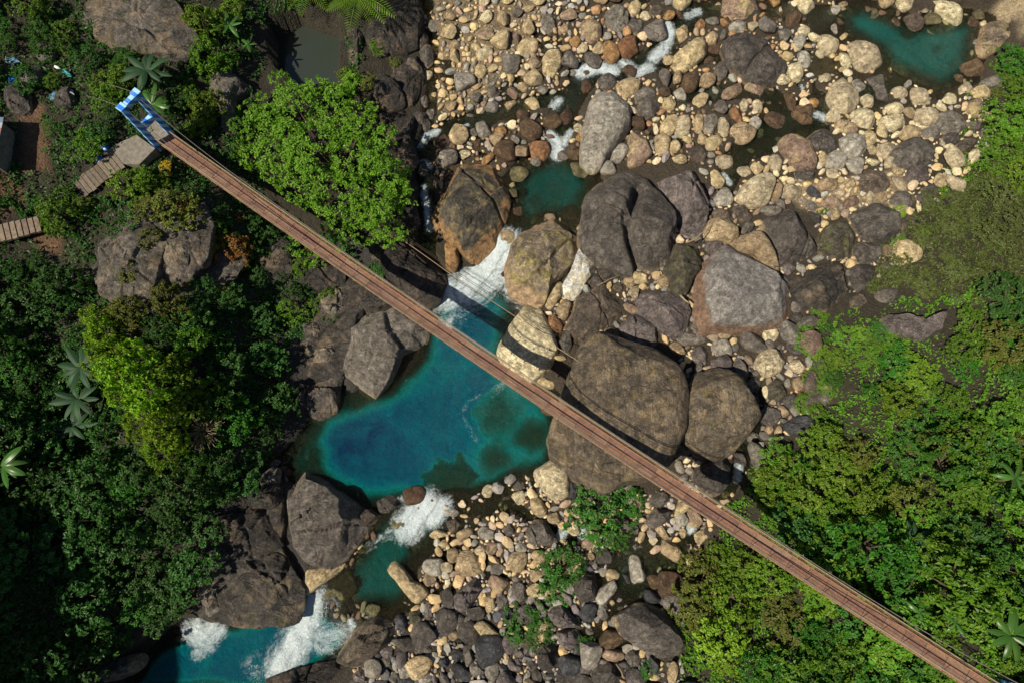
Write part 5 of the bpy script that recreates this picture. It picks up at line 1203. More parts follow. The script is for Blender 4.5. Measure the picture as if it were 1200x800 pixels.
mb = MB(); mb.tube([(0, 0, 0.15), (0, 0, 0.34)], [0.235, 0.262], 12); mb.build('stripe', M_BAG, cup)
# ------------------------------------------------------------------ vegetation
LEAF = {
 'bright': leaf_mat('leaf_bright', (0.075, 0.155, 0.009), (0.175, 0.28, 0.02), (0.27, 0.32, 0.065)),
 'tree':   leaf_mat('leaf_tree', (0.07, 0.175, 0.01), (0.175, 0.315, 0.02), (0.27, 0.35, 0.07)),
 'lime':   leaf_mat('leaf_lime', (0.12, 0.25, 0.012), (0.28, 0.44, 0.03), (0.38, 0.46, 0.09)),
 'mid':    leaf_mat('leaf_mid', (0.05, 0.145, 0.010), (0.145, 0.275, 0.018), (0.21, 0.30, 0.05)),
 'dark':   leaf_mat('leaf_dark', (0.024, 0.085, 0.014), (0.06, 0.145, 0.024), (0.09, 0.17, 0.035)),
 'olive':  leaf_mat('leaf_olive', (0.085, 0.115, 0.018), (0.17, 0.185, 0.03), (0.24, 0.17, 0.05)),
 'fresh':  leaf_mat('leaf_fresh', (0.022, 0.10, 0.010), (0.065, 0.19, 0.016), (0.10, 0.22, 0.03)),
 'rust':   leaf_mat('leaf_rust', (0.26, 0.10, 0.03), (0.33, 0.20, 0.04), (0.16, 0.16, 0.03)),
 'gold':   leaf_mat('leaf_gold', (0.38, 0.26, 0.02), (0.45, 0.30, 0.03), (0.14, 0.20, 0.02)),
 'grass':  leaf_mat('grass_olive', (0.035, 0.062, 0.012), (0.105, 0.118, 0.028), (0.20, 0.17, 0.07), 0.2),
 'banana': leaf_mat('leaf_banana', (0.045, 0.13, 0.022), (0.07, 0.17, 0.03), None, 0.35, 0.35),
 'banana_shade': leaf_mat('leaf_banana_shade', (0.016, 0.052, 0.02), (0.03, 0.075, 0.028), None, 0.3, 0.6),  # banana leaf with shade put into its colour
}
M_BARK = plain_mat('bark', (0.10, 0.075, 0.05), 0.95, 0.2, 5, 0.5, 0.6)
M_TWIG = plain_mat('dry_twigs', (0.30, 0.22, 0.13), 0.95, 0.1, 5, 0.6)
def leaf_cloud(P, Nrm, size, rs, aspect=0.55, jit=0.55):
    """one folded diamond leaf at every point"""
    n = len(P); Nn = Nrm + rs.normal(scale=jit, size=(n, 3)); Nn /= np.linalg.norm(Nn, axis=1)[:, None] + 1e-9
    a = rs.normal(size=(n, 3)); a -= (a * Nn).sum(1)[:, None] * Nn; a /= np.linalg.norm(a, axis=1)[:, None] + 1e-9
    b = np.cross(Nn, a); s = (size * rs.uniform(0.6, 1.3, n))[:, None]
    v0 = P - a * s * 0.5; v2 = P + a * s * 0.5 - Nn * s * 0.12
    v1 = P + b * s * aspect * 0.5 + Nn * s * 0.10; v3 = P - b * s * aspect * 0.5 + Nn * s * 0.10
    V = np.stack([v0, v1, v2, v3], 1).reshape(-1, 3); F = np.arange(4 * n).reshape(n, 4)
    return V, F
def crown_mesh(name, lobes, perm2, size, mat, seed, clump=True, aspect=0.55, jit=0.55, under=0.25):
    rs = np.random.default_rng(seed); PP, NN = [], []
    Lb = np.array(lobes, float)
    for (cx_, cy_, cz_, r, rz) in lobes:
        n = int(4 * math.pi * r * r * 0.62 * perm2)
        if clump:
            m = max(6, int(n / 22)); d = rs.normal(size=(m, 3)); d /= np.linalg.norm(d, axis=1)[:, None]; d = d[(d[:, 2] > -0.35) | (rs.random(m) < under)]
            q = d * rs.uniform(0.78, 1.08, len(d))[:, None]
            q = np.repeat(q, 22, 0) + rs.normal(scale=0.10 * min(1, 1.6 / r), size=(len(q) * 22, 3))
            dn = q / (np.linalg.norm(q, axis=1)[:, None] + 1e-9)
        else:
            dn = rs.normal(size=(n, 3)); dn /= np.linalg.norm(dn, axis=1)[:, None]; q = dn * rs.uniform(0.7, 1.05, n)[:, None]
        p = q * np.array([r, r, rz]) + np.array([cx_, cy_, cz_])
        inn = np.zeros(len(p), bool)
        for (ox, oy, oz, orr, orz) in lobes:
            if (ox, oy, oz) == (cx_, cy_, cz_): continue
            inn |= (((p - np.array([ox, oy, oz])) / np.array([orr, orr, orz])) ** 2).sum(1) < 0.45
        PP.append(p[~inn]); NN.append((dn * 0.75 + np.array([0, 0, 0.65]))[~inn])
    P = np.concatenate(PP); Nr = np.concatenate(NN)
    V, F = leaf_cloud(P, Nr, size, rs, aspect, jit)
    me = mesh_np(name, V, F, False, [mat]); fattr(me, 'rnd', np.repeat(np.clip(rs.beta(2, 2, len(P)), 0, 1), 4)); return me
def stems_mesh(name, h, spread, seed, r=0.06, n=5):
    rs = random.Random(seed); mb = MB()
    mb.tube([(0, 0, -0.3), (0.03, 0.02, h * 0.35), (0.06, -0.03, h * 0.6)], [r * 1.8, r * 1.3, r * 0.9], 6)
    for k in range(n):
        a = 6.28 * k / n + rs.uniform(-.4, .4); e = spread * rs.uniform(.5, .9)
        mb.tube([(0.02, 0, h * rs.uniform(.15, .4)), (math.cos(a) * e * .5, math.sin(a) * e * .5, h * .6), (math.cos(a) * e, math.sin(a) * e, h * rs.uniform(.75, .95))], [r, r * .7, r * .3], 5)
    return mb.mesh(name, M_BARK, True)
# shrub patterns, built for a 2 m crown
VAR = []
for v in range(7):
    rs = random.Random(40 + v); lobes = [(0, 0, 1.25, 1.15, 0.95)]
    for k in range(rs.randint(6, 9)):
        a = rs.uniform(0, 6.28); d = rs.uniform(0.7, 1.6); lobes.append((math.cos(a) * d, math.sin(a) * d, rs.uniform(0.6, 1.5), rs.uniform(0.45, 0.85), rs.uniform(0.4, 0.75)))
    VAR.append(lobes)
CROWN = {}; STEM = [stems_mesh('trunk', 1.7, 1.4, 60 + k) for k in range(4)]
def crown_for(v, kind):
    if (v, kind) not in CROWN:
        small = kind in ('fresh',)
        CROWN[(v, kind)] = crown_mesh('crown', VAR[v], 100 if small else 105, 0.185 if small else 0.215, LEAF[kind], 300 + v)
    return CROWN[(v, kind)]
def bridge_clear(px, py):
    """survey distance to the bridge line"""
    return seg_dist([(192, 163), (600, 432), (1158, 809)], np.array([px]), np.array([py]))[0]
vr = random.Random(11)
def shrub(px, py, rpx, kind, label, group, hk=1.0, cat='shrub', name='shrub'):
    r = rpx / 12.6; s = r / 2.0
    x, y, z = spot(px, py, 1.1 * s * hk)
    x, y, z = float(x), float(y), float(z)
    # stay under the bridge deck
    tt = ((x - A[0]) * U2[0] + (y - A[1]) * U2[1]) / L; off = abs((x - A[0]) * N2[0] + (y - A[1]) * N2[1])
    if 0 < tt < 1 and off < 1.1 + r:
        room = bpt(tt)[2] - 0.5 - z; top = 2.3 * s * hk
        if top > room:
            if room < 0.5: return None
            hk *= room / top
    T = empty(name, (x, y, z), vr.uniform(0, 6.28)); tag(T, label, cat, group)
    v = vr.randrange(7)
    c = link('crown', crown_for(v, kind), T, (0, 0, 0), None, (s, s, s * hk))
    c.rotation_euler = (vr.uniform(-.12, .12), vr.uniform(-.12, .12), 0)
    link('trunk', STEM[v % 4], T, (0, 0, 0), None, (s, s, s * hk))
    return T
VMARK = [((1180,420),'the upper right edge'),((1100,380),'the curved grey rock'),((1000,420),'the bright ground cover'),((1120,460),'mid right thicket'),((950,560),'the rubble edge'),((1040,560),'the thicket centre'),((1180,560),'the right-edge plant'),((1070,635),'the thicket banana'),((980,640),'the thicket bridge'),((1184,745),'the star-shaped banana'),((1078,718),'the small banana'),((960,760),'the dark hollow'),((880,760),'the yellow-green thicket'),
 ((90,440),'the largest banana'),((86,500),'the lowest banana'),((180,465),'the sunlit crest'),((190,310),'the rocky knoll'),((30,270),'the stone steps'),((300,420),'the dark pool shore'),((238,500),'the dry twigs'),((20,560),'the left-edge leaves'),((100,600),'mid left bank'),((150,680),'the lower left bank'),((40,700),'the lower left edge'),((60,780),'the bottom left corner'),((230,640),'the wide black rocks'),((20,60),'the pale blue netting'),((150,30),'the dark rock face'),((80,87),'the teal bottle'),((165,135),'the blue gate'),((120,180),'the blue bags'),((280,290),'the rusty bush'),((365,60),'the pond')]
def veg_label(px, py, r, k):
    m = sorted(VMARK, key=lambda l: math.hypot(l[0][0] - px, l[0][1] - py))[0]
    d = DIRW[int(round(math.atan2(-(py - m[0][1]), px - m[0][0]) / (math.pi / 4))) % 8]
    w = {'mid': 'mid green', 'dark': 'dark green', 'bright': 'bright green', 'olive': 'olive', 'lime': 'yellow-green', 'fresh': 'deep green', 'grass': 'dry olive'}[k]
    if k == 'grass': return 'low dry olive tussock on the grassy slope'
    return f"{'big' if r > 30 else 'medium' if r > 19 else 'small'} {w} shrub {d} {m[1]}"
def fill(poly, n, r0, r1, kinds, label, group, sep=0.62, hk=(0.8, 1.3), avoid=()):
    P = np.array(poly, float); lo, hi = P.min(0), P.max(0); got = []; tries = 0
    while len(got) < n and tries < n * 60:
        tries += 1; x = vr.uniform(lo[0], hi[0]); y = vr.uniform(lo[1], hi[1])
        if not inside(P, np.array([x]), np.array([y]))[0]: continue
        r = vr.uniform(r0, r1)
        if any(math.hypot(x - a, y - b) < sep * (r + c) for a, b, c in got): continue
        if any(inside(np.array(q), np.array([x]), np.array([y]))[0] for q in avoid): continue
        got.append((x, y, r))
        k = vr.choice(kinds); T = shrub(x, y, r, k, veg_label(x, y, r, k) if True else label.replace('$', {'mid': 'mid green', 'dark': 'dark green', 'bright': 'bright green', 'olive': 'olive', 'lime': 'yellow-green', 'fresh': 'fresh green'}.get(k, k)), group, vr.uniform(*hk))
    return got
# --- the big bright tree at the bridge
TREE = [(305,145,30,4.5),(345,122,34,5.5),(392,118,33,5.2),(425,140,24,4.2),(322,180,34,5.4),(368,172,42,6.6),(415,185,40,6.4),(458,205,30,5.2),(440,238,34,5.2),(392,228,38,6.0),(350,220,26,4.8),(472,235,20,4.2),(455,268,22,3.8),(425,272,22,3.8),(395,266,18,3.4),(285,160,15,4.2),(350,290,13,2.2),(372,302,15,2.2),(395,300,12,2.0),(410,100,16,3.6)]
bx0, by0, bz0 = [float(v) for v in spot(405, 215, 0.0)]
tree = empty('broadleaf_tree', (bx0, by0, bz0)); tag(tree, 'big bright green spreading tree beside the bridge', 'tree')
lob = []
for px, py, r, z in TREE:
    zc = z + 0.6; x, y = plan(px, py, zc); rr_ = r / 12.6; lob.append((float(x) - bx0, float(y) - by0, zc - bz0, rr_, rr_ * 0.8))
sub_l = []
rs = random.Random(8)
for (x, y, z, r, rz) in lob:
    sub_l.append((x, y, z, r * 0.7, rz * 0.75))
    for k in range(6):
        a = rs.uniform(0, 6.28); e = rs.uniform(0.45, 1.0); q_ = rs.uniform(.2, .42); sub_l.append((x + math.cos(a) * r * e, y + math.sin(a) * r * e, z + rs.uniform(-.3, .75) * rz, r * q_, r * q_ * .8))
link('crown', crown_mesh('crown', sub_l, 88, 0.235, LEAF['tree'], 77, under=0.1), tree)
mb = MB(); mb.tube([(0, 0, -0.5), (0.1, 0.1, 1.2), (0.0, 0.3, 2.6)], [0.38, 0.3, 0.24], 8); link('trunk', mb.mesh('trunk', M_BARK, True), tree)
for i, (x, y, z, r, rz) in enumerate(lob[:13]):
    mb = MB(); mb.tube([(0.02, 0.1, 1.3 + 0.08 * i), (x * .45, y * .45, max(1.6, z * .65)), (x, y, z + .1)], [0.15, 0.09, 0.03], 6); link('limb', mb.mesh('limb', M_BARK, True), tree)
# --- bushes that stand out
SP = [
 (240,128,24,'bright','bright green bush right of the blue gate',1.3),(222,108,14,'bright','small bright bush above the one right of the gate',1.1),(232,150,16,'bright','bright bush between the gate and the cable',1),
 (248,62,26,'mid','mossy green bush in the gap below the dark rock face',1.6),(235,28,26,'bright','bright green bush at the top edge left of the pond',1.5),(262,75,18,'mid','green bush hanging above the grey rock outcrop',1.2),(275,10,22,'bright','bright bush in the top gap by the banana leaves',1.2),
 (132,98,24,'bright','yellow-green bush just left of the blue gate',1.2),(70,250,27,'mid','rounded green bush beside the stone steps',1.2),(95,240,14,'bright','small pale bush right of the rounded one by the steps',1),(148,218,24,'bright','bright green bush below the plank walkway',1.1),(168,208,18,'bright','bright green bush touching the golden one',1.2),(192,196,11,'gold','small golden yellow bush beside the bridge head',1.4),(188,215,14,'bright','green bush under the golden one',1),(200,240,29,'olive','olive bush on the top of the left knoll',1.28),(178,245,21,'olive','olive tuft at the knoll top left of another',1.12),(215,243,14,'rust','small rusty orange bush on the knoll',1.28),
 (272,292,24,'rust','rusty orange bush at the right of the knoll',1.28),(250,290,17,'olive','olive tuft on the dark side of the knoll',1.28),(278,256,9,'rust','little rusty bush close to the bridge',.8),(225,302,13,'olive','tiny pale tuft in the middle of the knoll',1.12),(172,280,15,'olive','pale tuft in the cracks of the knoll',0.96),(150,322,20,'olive','mossy tuft low on the left of the knoll',0.80),(195,352,26,'olive','olive bush at the lower end of the knoll',1.28),(150,365,23,'olive','olive bush left of the lower knoll end',1.28),(240,340,17,'dark','dark bush in the cleft right of the knoll',1.28),(265,345,15,'olive','pale bush in the cleft right of the knoll',1.28),
 (122,390,25,'lime','lime green bush at the top of the sunlit crest',1.76),(135,415,27,'lime','lime bush second from the top of the sunlit crest',1.89),(155,440,32,'lime','lime bush in the middle of the sunlit crest',2.03),(178,465,32,'lime','biggest lime bush of the sunlit crest',2.03),(190,500,27,'lime','lime bush near the lower end of the sunlit crest',1.89),(197,530,25,'bright','bright bush at the lower tip of the sunlit crest',1.76),(200,440,30,'bright','bright bush on the right shoulder of the sunlit crest',1.62),(215,470,22,'bright','bright bush above the dry twigs',1.1),(275,500,14,'bright','small bright bush right of the dry twigs',1),(225,400,27,'mid','green bush above the sunlit crest',1.35),
 (112,378,16,'lime','small lime bush at the very top of the crest',1.5),(145,462,18,'lime','lime bush at the left rim of the crest',2.0),(165,488,20,'lime','lime bush at the lower left rim of the crest',2.0),(180,518,18,'lime','lime bush at the lower left tip of the crest',1.9),(168,425,20,'lime','lime bush at the right rim of the upper crest',1.6),(205,515,18,'lime','lime bush left of the dry twigs',1.6),(246,455,18,'bright','bright bush above and right of the crest',1.1),
 (702,600,40,'fresh','large fresh green shrub on the stones under the bridge',.7),(738,590,24,'fresh','small fresh green shrub touching the gigantic boulder',.6),(690,580,22,'fresh','fresh green shrub at the foot of the gigantic boulder',.6),(715,626,22,'fresh','fresh green shrub at the lower end of the big one',.6),
 (657,664,34,'fresh','round fresh green shrub standing on the cobbles',.8),(650,690,25,'fresh','lower half of the fresh green shrub on the cobbles',.7),
 (615,728,26,'fresh','low green shrub among the grey cobbles',.5),(634,742,20,'fresh','small low green shrub right of the one in the cobbles',.5),(603,742,17,'fresh','small low green tuft left in the grey cobbles',.5),(685,755,11,'fresh','tiny green tuft below the mauve boulders',.5),(760,785,13,'fresh','green tuft at the bottom edge by the black outcrop',.6),
 (825,680,32,'olive','olive-yellow bush at the left edge of the thicket',1.1),(815,715,28,'olive','olive bush beside the black and tan outcrop',1),(845,745,34,'lime','yellow-green bush low in the thicket beside the outcrop',1.1),(860,700,30,'bright','bright bush in the middle of the left thicket',1.2),(870,660,24,'bright','bright leafy bush just below the bridge',1),(840,650,18,'bright','small bright bush under the bridge edge',.9),(855,775,18,'lime','lime bush at the lower tip of the thicket',1),(905,680,26,'bright','leafy bush below the thicket bridge',1),(870,720,14,'olive','dry brownish bush in the thicket',1.1),
 (1187,72,25,'fresh','grassy green clump above the upper right shore',.7),(1180,90,10,'olive','pale tuft at the upper right shore',.6),(1190,140,34,'mid','rounded green bush at the right edge by the upper shore',.8),(1170,110,8,'olive','small tuft on the pale stones at the right',.6),(1178,172,28,'mid','green bush below the rounded one at the right edge',.7),
 (1195,105,22,'mid','green bush between the grassy clump and the rounded bush',.7),(1165,195,22,'mid','green bush above the top of the grassy slope',.7),(1195,205,26,'bright','bright bush at the right edge above the grassy slope',.8),
 (1053,248,11,'lime','light green tuft beside the dark faceted boulder',.9),(965,247,8,'fresh','tiny green tuft on the tan gravel',.5),(1082,272,11,'bright','bright tuft at the top of the grassy slope',.8),(1055,285,13,'mid','green tuft below the dark faceted boulder',.8),
 (440,55,13,'mid','green tuft on the black rocks above the gorge',.8),(452,48,8,'olive','small olive tuft on the black rocks',.8),(462,75,10,'olive','olive tuft by the brown rock above the gorge',.8),(430,98,14,'olive','olive bush behind the big bright tree',.9),(405,88,14,'bright','bright tuft at the end of the pond wall',.9),
]
for px, py, r, k, lab, hk in SP: shrub(px, py, r, k, lab, None, hk)
# --- thickets
crest = [(105,375),(150,372),(240,420),(245,520),(200,560),(170,520),(120,430)]
clear = [crest, [(0,205),(60,200),(60,120),(25,110),(0,120)], [(118,160),(190,140),(205,170),(165,200),(100,232),(85,215)], [(0,255),(60,255),(60,290),(0,290)], [(112,300),(150,255),(200,222),(272,205),(292,300),(250,345),(180,375),(125,345)], [(85,0),(200,-10),(228,45),(210,60),(120,55)], [(230,92),(262,80),(295,85),(290,140),(245,120)]]
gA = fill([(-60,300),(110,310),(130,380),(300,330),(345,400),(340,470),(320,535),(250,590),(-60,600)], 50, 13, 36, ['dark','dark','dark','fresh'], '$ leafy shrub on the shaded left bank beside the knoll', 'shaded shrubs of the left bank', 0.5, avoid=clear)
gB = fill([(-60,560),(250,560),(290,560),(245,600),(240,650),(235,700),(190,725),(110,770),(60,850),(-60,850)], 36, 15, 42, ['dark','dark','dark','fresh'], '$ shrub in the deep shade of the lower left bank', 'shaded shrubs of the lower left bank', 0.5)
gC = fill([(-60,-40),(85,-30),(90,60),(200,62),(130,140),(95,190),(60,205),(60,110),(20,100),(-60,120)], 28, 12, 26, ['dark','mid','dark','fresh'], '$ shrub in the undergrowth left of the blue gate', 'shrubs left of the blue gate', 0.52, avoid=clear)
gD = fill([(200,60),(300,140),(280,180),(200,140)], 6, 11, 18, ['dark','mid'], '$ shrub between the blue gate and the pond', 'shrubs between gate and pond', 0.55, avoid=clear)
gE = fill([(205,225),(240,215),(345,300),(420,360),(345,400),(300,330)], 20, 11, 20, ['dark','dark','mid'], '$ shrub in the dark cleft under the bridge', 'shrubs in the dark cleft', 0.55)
RF = [(1130,350),(1260,320),(1260,850),(960,850),(890,790),(905,690),(930,650),(890,560),(960,510),(985,450),(1050,405)]
gF = fill(RF, 88, 14, 46, ['mid','mid','mid','bright','fresh','fresh','dark','olive','mid'], '$ shrub in the dense thicket on the right bank', 'thicket of the right bank', 0.48, (0.55, 1.5), [[(1028,358),(1060,352),(1132,340),(1132,396),(1085,410),(1038,402)]])
gG = fill([(880,540),(960,500),(985,560),(960,640),(890,600)], 10, 15, 26, ['bright','mid'], '$ leafy shrub right of the bridge by the rubble', 'shrubs at the rubble edge', 0.5)
gH = fill([(890,700),(1000,720),(1100,850),(900,850),(870,780)], 14, 14, 30, ['dark','fresh'], '$ shrub in the shade below the bridge at the right', 'shaded shrubs below the bridge', 0.5)
gI = fill([(935,385),(970,365),(1050,395),(1060,410),(985,445),(960,500),(930,480),(960,430)], 20, 11, 20, ['bright','mid','fresh','mid'], '$ low bush at the edge of the stony rubble', 'low bushes at the rubble edge', 0.5, (0.45, 0.7), [[(1030,360),(1060,355),(1128,342),(1128,392),(1085,405),(1040,398)]])
gJ = fill([(1055,262),(1105,222),(1200,185),(1215,330),(1120,345),(1035,340)], 14, 12, 24, ['grass'], 'low tussock on the grassy slope', 'tussocks of the grassy slope', 0.5, (0.4, 0.8))
# --- undergrowth and grass: nobody could count it
def carpet(name, poly, n, size, hmax, mat, label, cat, aspect=0.55, jit=0.6, avoid=(), up=0.65, seed=1, zfun=None):
    rs = np.random.default_rng(seed); P = np.array(poly, float); lo, hi = P.min(0), P.max(0)
    X = rs.uniform(lo[0], hi[0], n * 3); Y = rs.uniform(lo[1], hi[1], n * 3); ok = inside(P, X, Y)
    for q in avoid: ok &= ~inside(np.array(q, float), X, Y)
    nz = fbm(X * 0.02, Y * 0.02, 3, seed)
    ok &= nz > rs.uniform(-0.75, 0.1, len(X))
    X, Y = X[ok][:n], Y[ok][:n]; X = X + 34 * fbm(X * 0.035, Y * 0.035, 3, seed + 50); Y = Y + 34 * fbm(X * 0.035, Y * 0.035, 3, seed + 60); x, y, z = spot(X, Y, 0.2)
    hh = hmax * np.clip(0.55 + fbm(x * .7, y * .7, 3, seed + 5), 0.1, 1.4) * rs.random(len(x)) ** 0.5
    wet = water_level(x, y) - z > -0.1
    Q = np.stack([x, y, z + hh], 1)[~wet]
    V, F = leaf_cloud(Q, np.tile([0, 0, up], (len(Q), 1)), size, rs, aspect, jit)
    me = mesh_np(name, V, F, False, [LEAF[mat]]); fattr(me, 'rnd', np.repeat(rs.beta(2, 2, len(Q)), 4))
    return tag(link(name, me), label, cat, None, 'stuff')
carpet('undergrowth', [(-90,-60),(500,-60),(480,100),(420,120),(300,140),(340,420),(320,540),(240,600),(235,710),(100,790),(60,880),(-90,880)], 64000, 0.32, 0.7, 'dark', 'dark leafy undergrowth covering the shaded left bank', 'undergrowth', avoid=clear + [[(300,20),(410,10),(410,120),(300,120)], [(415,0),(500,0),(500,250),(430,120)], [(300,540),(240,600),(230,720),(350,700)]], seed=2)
carpet('undergrowth', [(960,370),(1040,360),(1130,340),(1290,320),(1290,880),(850,880),(800,780),(800,700),(880,560),(960,505),(985,440)], 52000, 0.27, 0.8, 'mid', 'green leafy undergrowth covering the right bank', 'undergrowth', seed=3)
carpet('grass', [(1055,255),(1105,215),(1170,190),(1290,150),(1290,350),(1180,345),(1120,355),(1060,345),(1022,352),(1030,310)], 46000, 0.42, 0.75, 'grass', 'dry olive grass covering the slope at the right', 'grass', 0.16, 0.9, up=0.35, seed=4)
carpet('undergrowth', [(1150,95),(1175,55),(1290,20),(1290,215),(1160,215),(1105,235),(1120,180)], 12000, 0.26, 0.6, 'mid', 'green leafy undergrowth along the upper right edge', 'undergrowth', seed=6)
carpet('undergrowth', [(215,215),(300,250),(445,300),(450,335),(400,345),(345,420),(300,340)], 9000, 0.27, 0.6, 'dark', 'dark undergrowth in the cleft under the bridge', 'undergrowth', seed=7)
# --- banana plants and palm
def blade(ln, w, droop, n=9):
    V, F = [], []
    for i in range(n):
        s = i / (n - 1); x = ln * (s - 0.12 * droop * s * s); z = ln * (0.28 * s - droop * 0.6 * s * s); ww_ = w * (math.sin(math.pi * min(1, 0.06 + s * 0.94)) ** 0.6) * 0.5 if s < 1 else 0.01
        if s < 0.12: ww_ *= 0.35
        for k, q in enumerate((-1, -0.5, 0, 0.5, 1)): V.append((x, q * ww_, z - abs(q) * ww_ * 0.22 + (0.02 if k == 2 else 0)))
    for i in range(n - 1):
        for k in range(4): a = i * 5 + k; F.append((a, a + 1, a + 6, a + 5))
    return V, F
BL = {}
def blade_mesh(k, mat):
    if (k, mat) not in BL:
        V, F = blade(1.0, 0.22 + 0.03 * (k % 3), 0.35 + 0.2 * (k % 4)); me = mesh_np('leaf', V, F, True, [LEAF[mat]]); fattr(me, 'rnd', np.full(len(V), 0.2 + 0.2 * (k % 4))); BL[(k, mat)] = me
    return BL[(k, mat)]
def banana(px, py, lpx, nl, mat, label, h=2.2, a0=0.0, arc=6.28, name='banana_plant'):
    x, y, z = spot(px, py, h); T = empty(name, (float(x), float(y), float(z))); tag(T, label, 'plant')
    mb = MB(); mb.tube([(0, 0, -0.2), (0.03, 0, h * .5), (0, 0.03, h)], [0.16, 0.13, 0.07], 8); link('stem', mb.mesh('stem', M_STALK, True), T)
    for k in range(nl):
        a = a0 + arc * k / nl + vr.uniform(-.2, .2); ln = lpx / 12.6 * vr.uniform(.75, 1.1)
        link('leaf', blade_mesh(k % 8, mat), T, (0, 0, h - 0.1 + 0.04 * k), (vr.uniform(-.2, .2), vr.uniform(-.25, .1), a), ln)
M_STALK = plain_mat('green_stalk', (0.10, 0.13, 0.04), 0.6)
banana(172, 84, 30, 10, 'banana_shade', 'dark green banana plant above the blue gate', 2.4)
banana(178, 122, 24, 6, 'banana', 'light green banana plant hanging over the blue gate', 1.4, -0.9, 3.4)
banana(268, 30, 22, 7, 'banana', 'bright banana plant at the top left of the pond', 2.2)
banana(290, 52, 16, 5, 'banana', 'small banana plant left of the pond', 1.6)
banana(96, 432, 31, 11, 'banana_shade', 'large dark banana plant on the shaded left bank', 3.0)
banana(92, 468, 28, 9, 'banana_shade', 'dark banana plant just below the largest one', 2.2)
banana(86, 500, 27, 8, 'banana_shade', 'lowest dark banana plant on the shaded left bank', 1.8)
banana(1184, 745, 26, 9, 'banana', 'star-shaped banana plant near the bottom right edge', 2.6)
banana(1070, 635, 24, 5, 'banana_shade', 'banana leaves rising from the right thicket', 2.6, -0.6, 3.0)
banana(1078, 718, 14, 5, 'banana', 'small banana plant above the bridge end', 2.4)
banana(1120, 730, 14, 5, 'banana', 'small banana plant left of the star-shaped one', 2.4)
banana(2, 545, 26, 6, 'banana', 'pale banana leaves at the left edge', 3.2, -1.2, 2.6)
banana(1190, 560, 20, 6, 'banana', 'pale leafy plant at the right edge', 2.5)
# palm fronds with leaflets
def frond_mesh(seed, ln=1.0):
    rs = random.Random(seed); mb = MB(); n = 16; pts = []
    for i in range(n + 1):
        s = i / n; pts.append(np.array([ln * s * 0.95, 0.03 * math.sin(s * 3), ln * (0.22 * s - 0.4 * s * s)]))
    mb.tube(pts, [0.012 * (1 - .7 * i / n) for i in range(n + 1)], 4)
    for i in range(2, n + 1):
        for sd_ in (-1, 1):
            l_ = 0.22 * math.sin(math.pi * (0.12 + 0.83 * i / n)) ** 0.7 * ln; p = pts[i]
            q = p + np.array([l_ * 0.5, sd_ * l_, -0.18 * l_]); w = np.array([0.02, 0, 0]); m_ = (p + q) / 2
            mb.add([p - w * .3, m_ - w, q, m_ + w + np.array([0, 0, .01])], [(0, 1, 2, 3)])
    me = mb.mesh('frond', LEAF['bright'], False); fattr(me, 'rnd', np.array([rs.random() for _ in range(len(me.vertices))])); return me
FR = [frond_mesh(k) for k in range(3)]
def palm(px, py, n, lpx, h, label):
    x, y, z = spot(px, py, h); T = empty('palm', (float(x), float(y), float(z))); tag(T, label, 'palm')
    mb = MB(); mb.tube([(0, 0, -.3), (.1, 0, h * .5), (0, 0, h)], [.22, .17, .14], 8); link('trunk', mb.mesh('trunk', M_BARK, True), T)
    for k in range(n): link('frond', FR[k % 3], T, (0, 0, h - .05), (vr.uniform(-.2, .2), vr.uniform(-.3, .1), 6.28 * k / n + vr.uniform(-.15, .15)), lpx / 12.6 * vr.uniform(.8, 1.1))
palm(418, -6, 15, 48, 3.2, 'feathery green palm at the top edge above the pond wall')
palm(358, -18, 12, 40, 2.6, 'second feathery palm at the top edge left of the other')
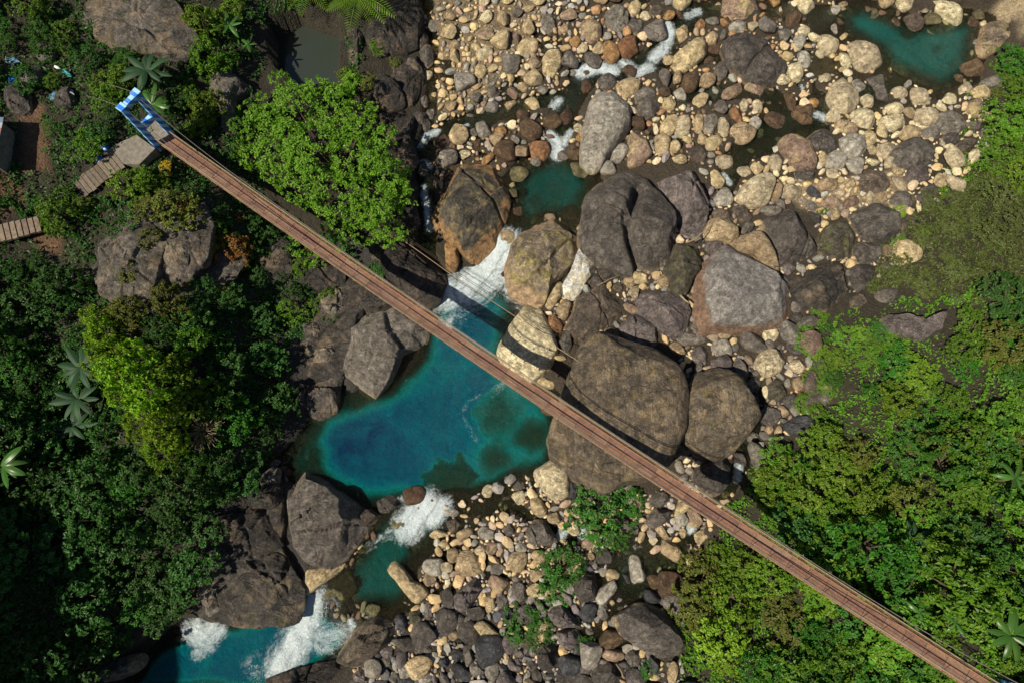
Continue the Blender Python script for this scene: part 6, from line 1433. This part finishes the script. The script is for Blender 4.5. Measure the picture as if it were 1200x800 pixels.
# --- dry twig bush
mb = MB(); rs = random.Random(4)
for k in range(150):
    a = rs.uniform(0, 6.28); e = rs.uniform(.4, 1.9); zt = rs.uniform(.5, 1.5)
    mb.tube([(rs.uniform(-.3, .3), rs.uniform(-.3, .3), 0), (math.cos(a) * e * .5, math.sin(a) * e * .5, zt * .8), (math.cos(a) * e, math.sin(a) * e, zt + rs.uniform(-.2, .2))], [.03, .022, .01], 3)
x, y, z = spot(238, 505, 1.0); dt = empty('dry_bush', (float(x), float(y), float(z) + .3)); tag(dt, 'tangle of dry brown twigs beside the sunlit crest', 'bush'); link('twigs', mb.mesh('twigs', M_TWIG), dt)
crownl = [(0, 0, .6, .9, .5), (.8, .3, .5, .6, .4)]
link('crown', crown_mesh('crown', crownl, 25, .22, LEAF['olive'], 9), dt)
# driftwood
def stick(pts, r, label):
    Q = []
    for px, py, dz in pts:
        x, y, z = spot(px, py, dz); Q.append(np.array([float(x), float(y), float(z) + dz]))
    mb = MB(); mb.tube([q - Q[0] for q in Q], [r * (1 - .6 * i / len(Q)) for i in range(len(Q))], 6); tag(link('driftwood', mb.mesh('driftwood', M_TWIG, True), None, tuple(Q[0])), label, 'driftwood')
stick([(806, 284, 2.2), (815, 280, 2.4), (824, 272, 2.6), (829, 262, 2.6)], .07, 'pale curved stick lying between the tall mauve and flat-topped boulders')
stick([(797, 346, 1.2), (803, 352, 1.4), (809, 356, 1.4)], .10, 'pale stick left of the flat-topped boulder')
stick([(700, 335, 1.2), (715, 327, 1.2), (728, 322, 1.2)], -.04 + .075, 'thin stick below the cleft dark boulder')
stick([(722, 777, .5), (728, 786, .5), (731, 794, .5)], .07, 'pale stick among the stones at the bottom edge')

# ------------------------------------------------------------------ every label points to one thing
byl = {}
for o in list(COL.objects):
    if o.parent is None and o.get('category') and o.get('label'): byl.setdefault(o['label'], []).append(o)
for lab, Lq in byl.items():
    if len(Lq) < 2 or 'tussock on' in lab: continue
    Lq.sort(key=lambda o: float(proj(*o.location)[0]))
    for k, o in enumerate(Lq):
        o['label'] = lab + ((', the left one' if k == 0 else ', the right one') if len(Lq) == 2 else ', ' + ('rightmost' if k == len(Lq) - 1 else ORD[min(k, 7)]))
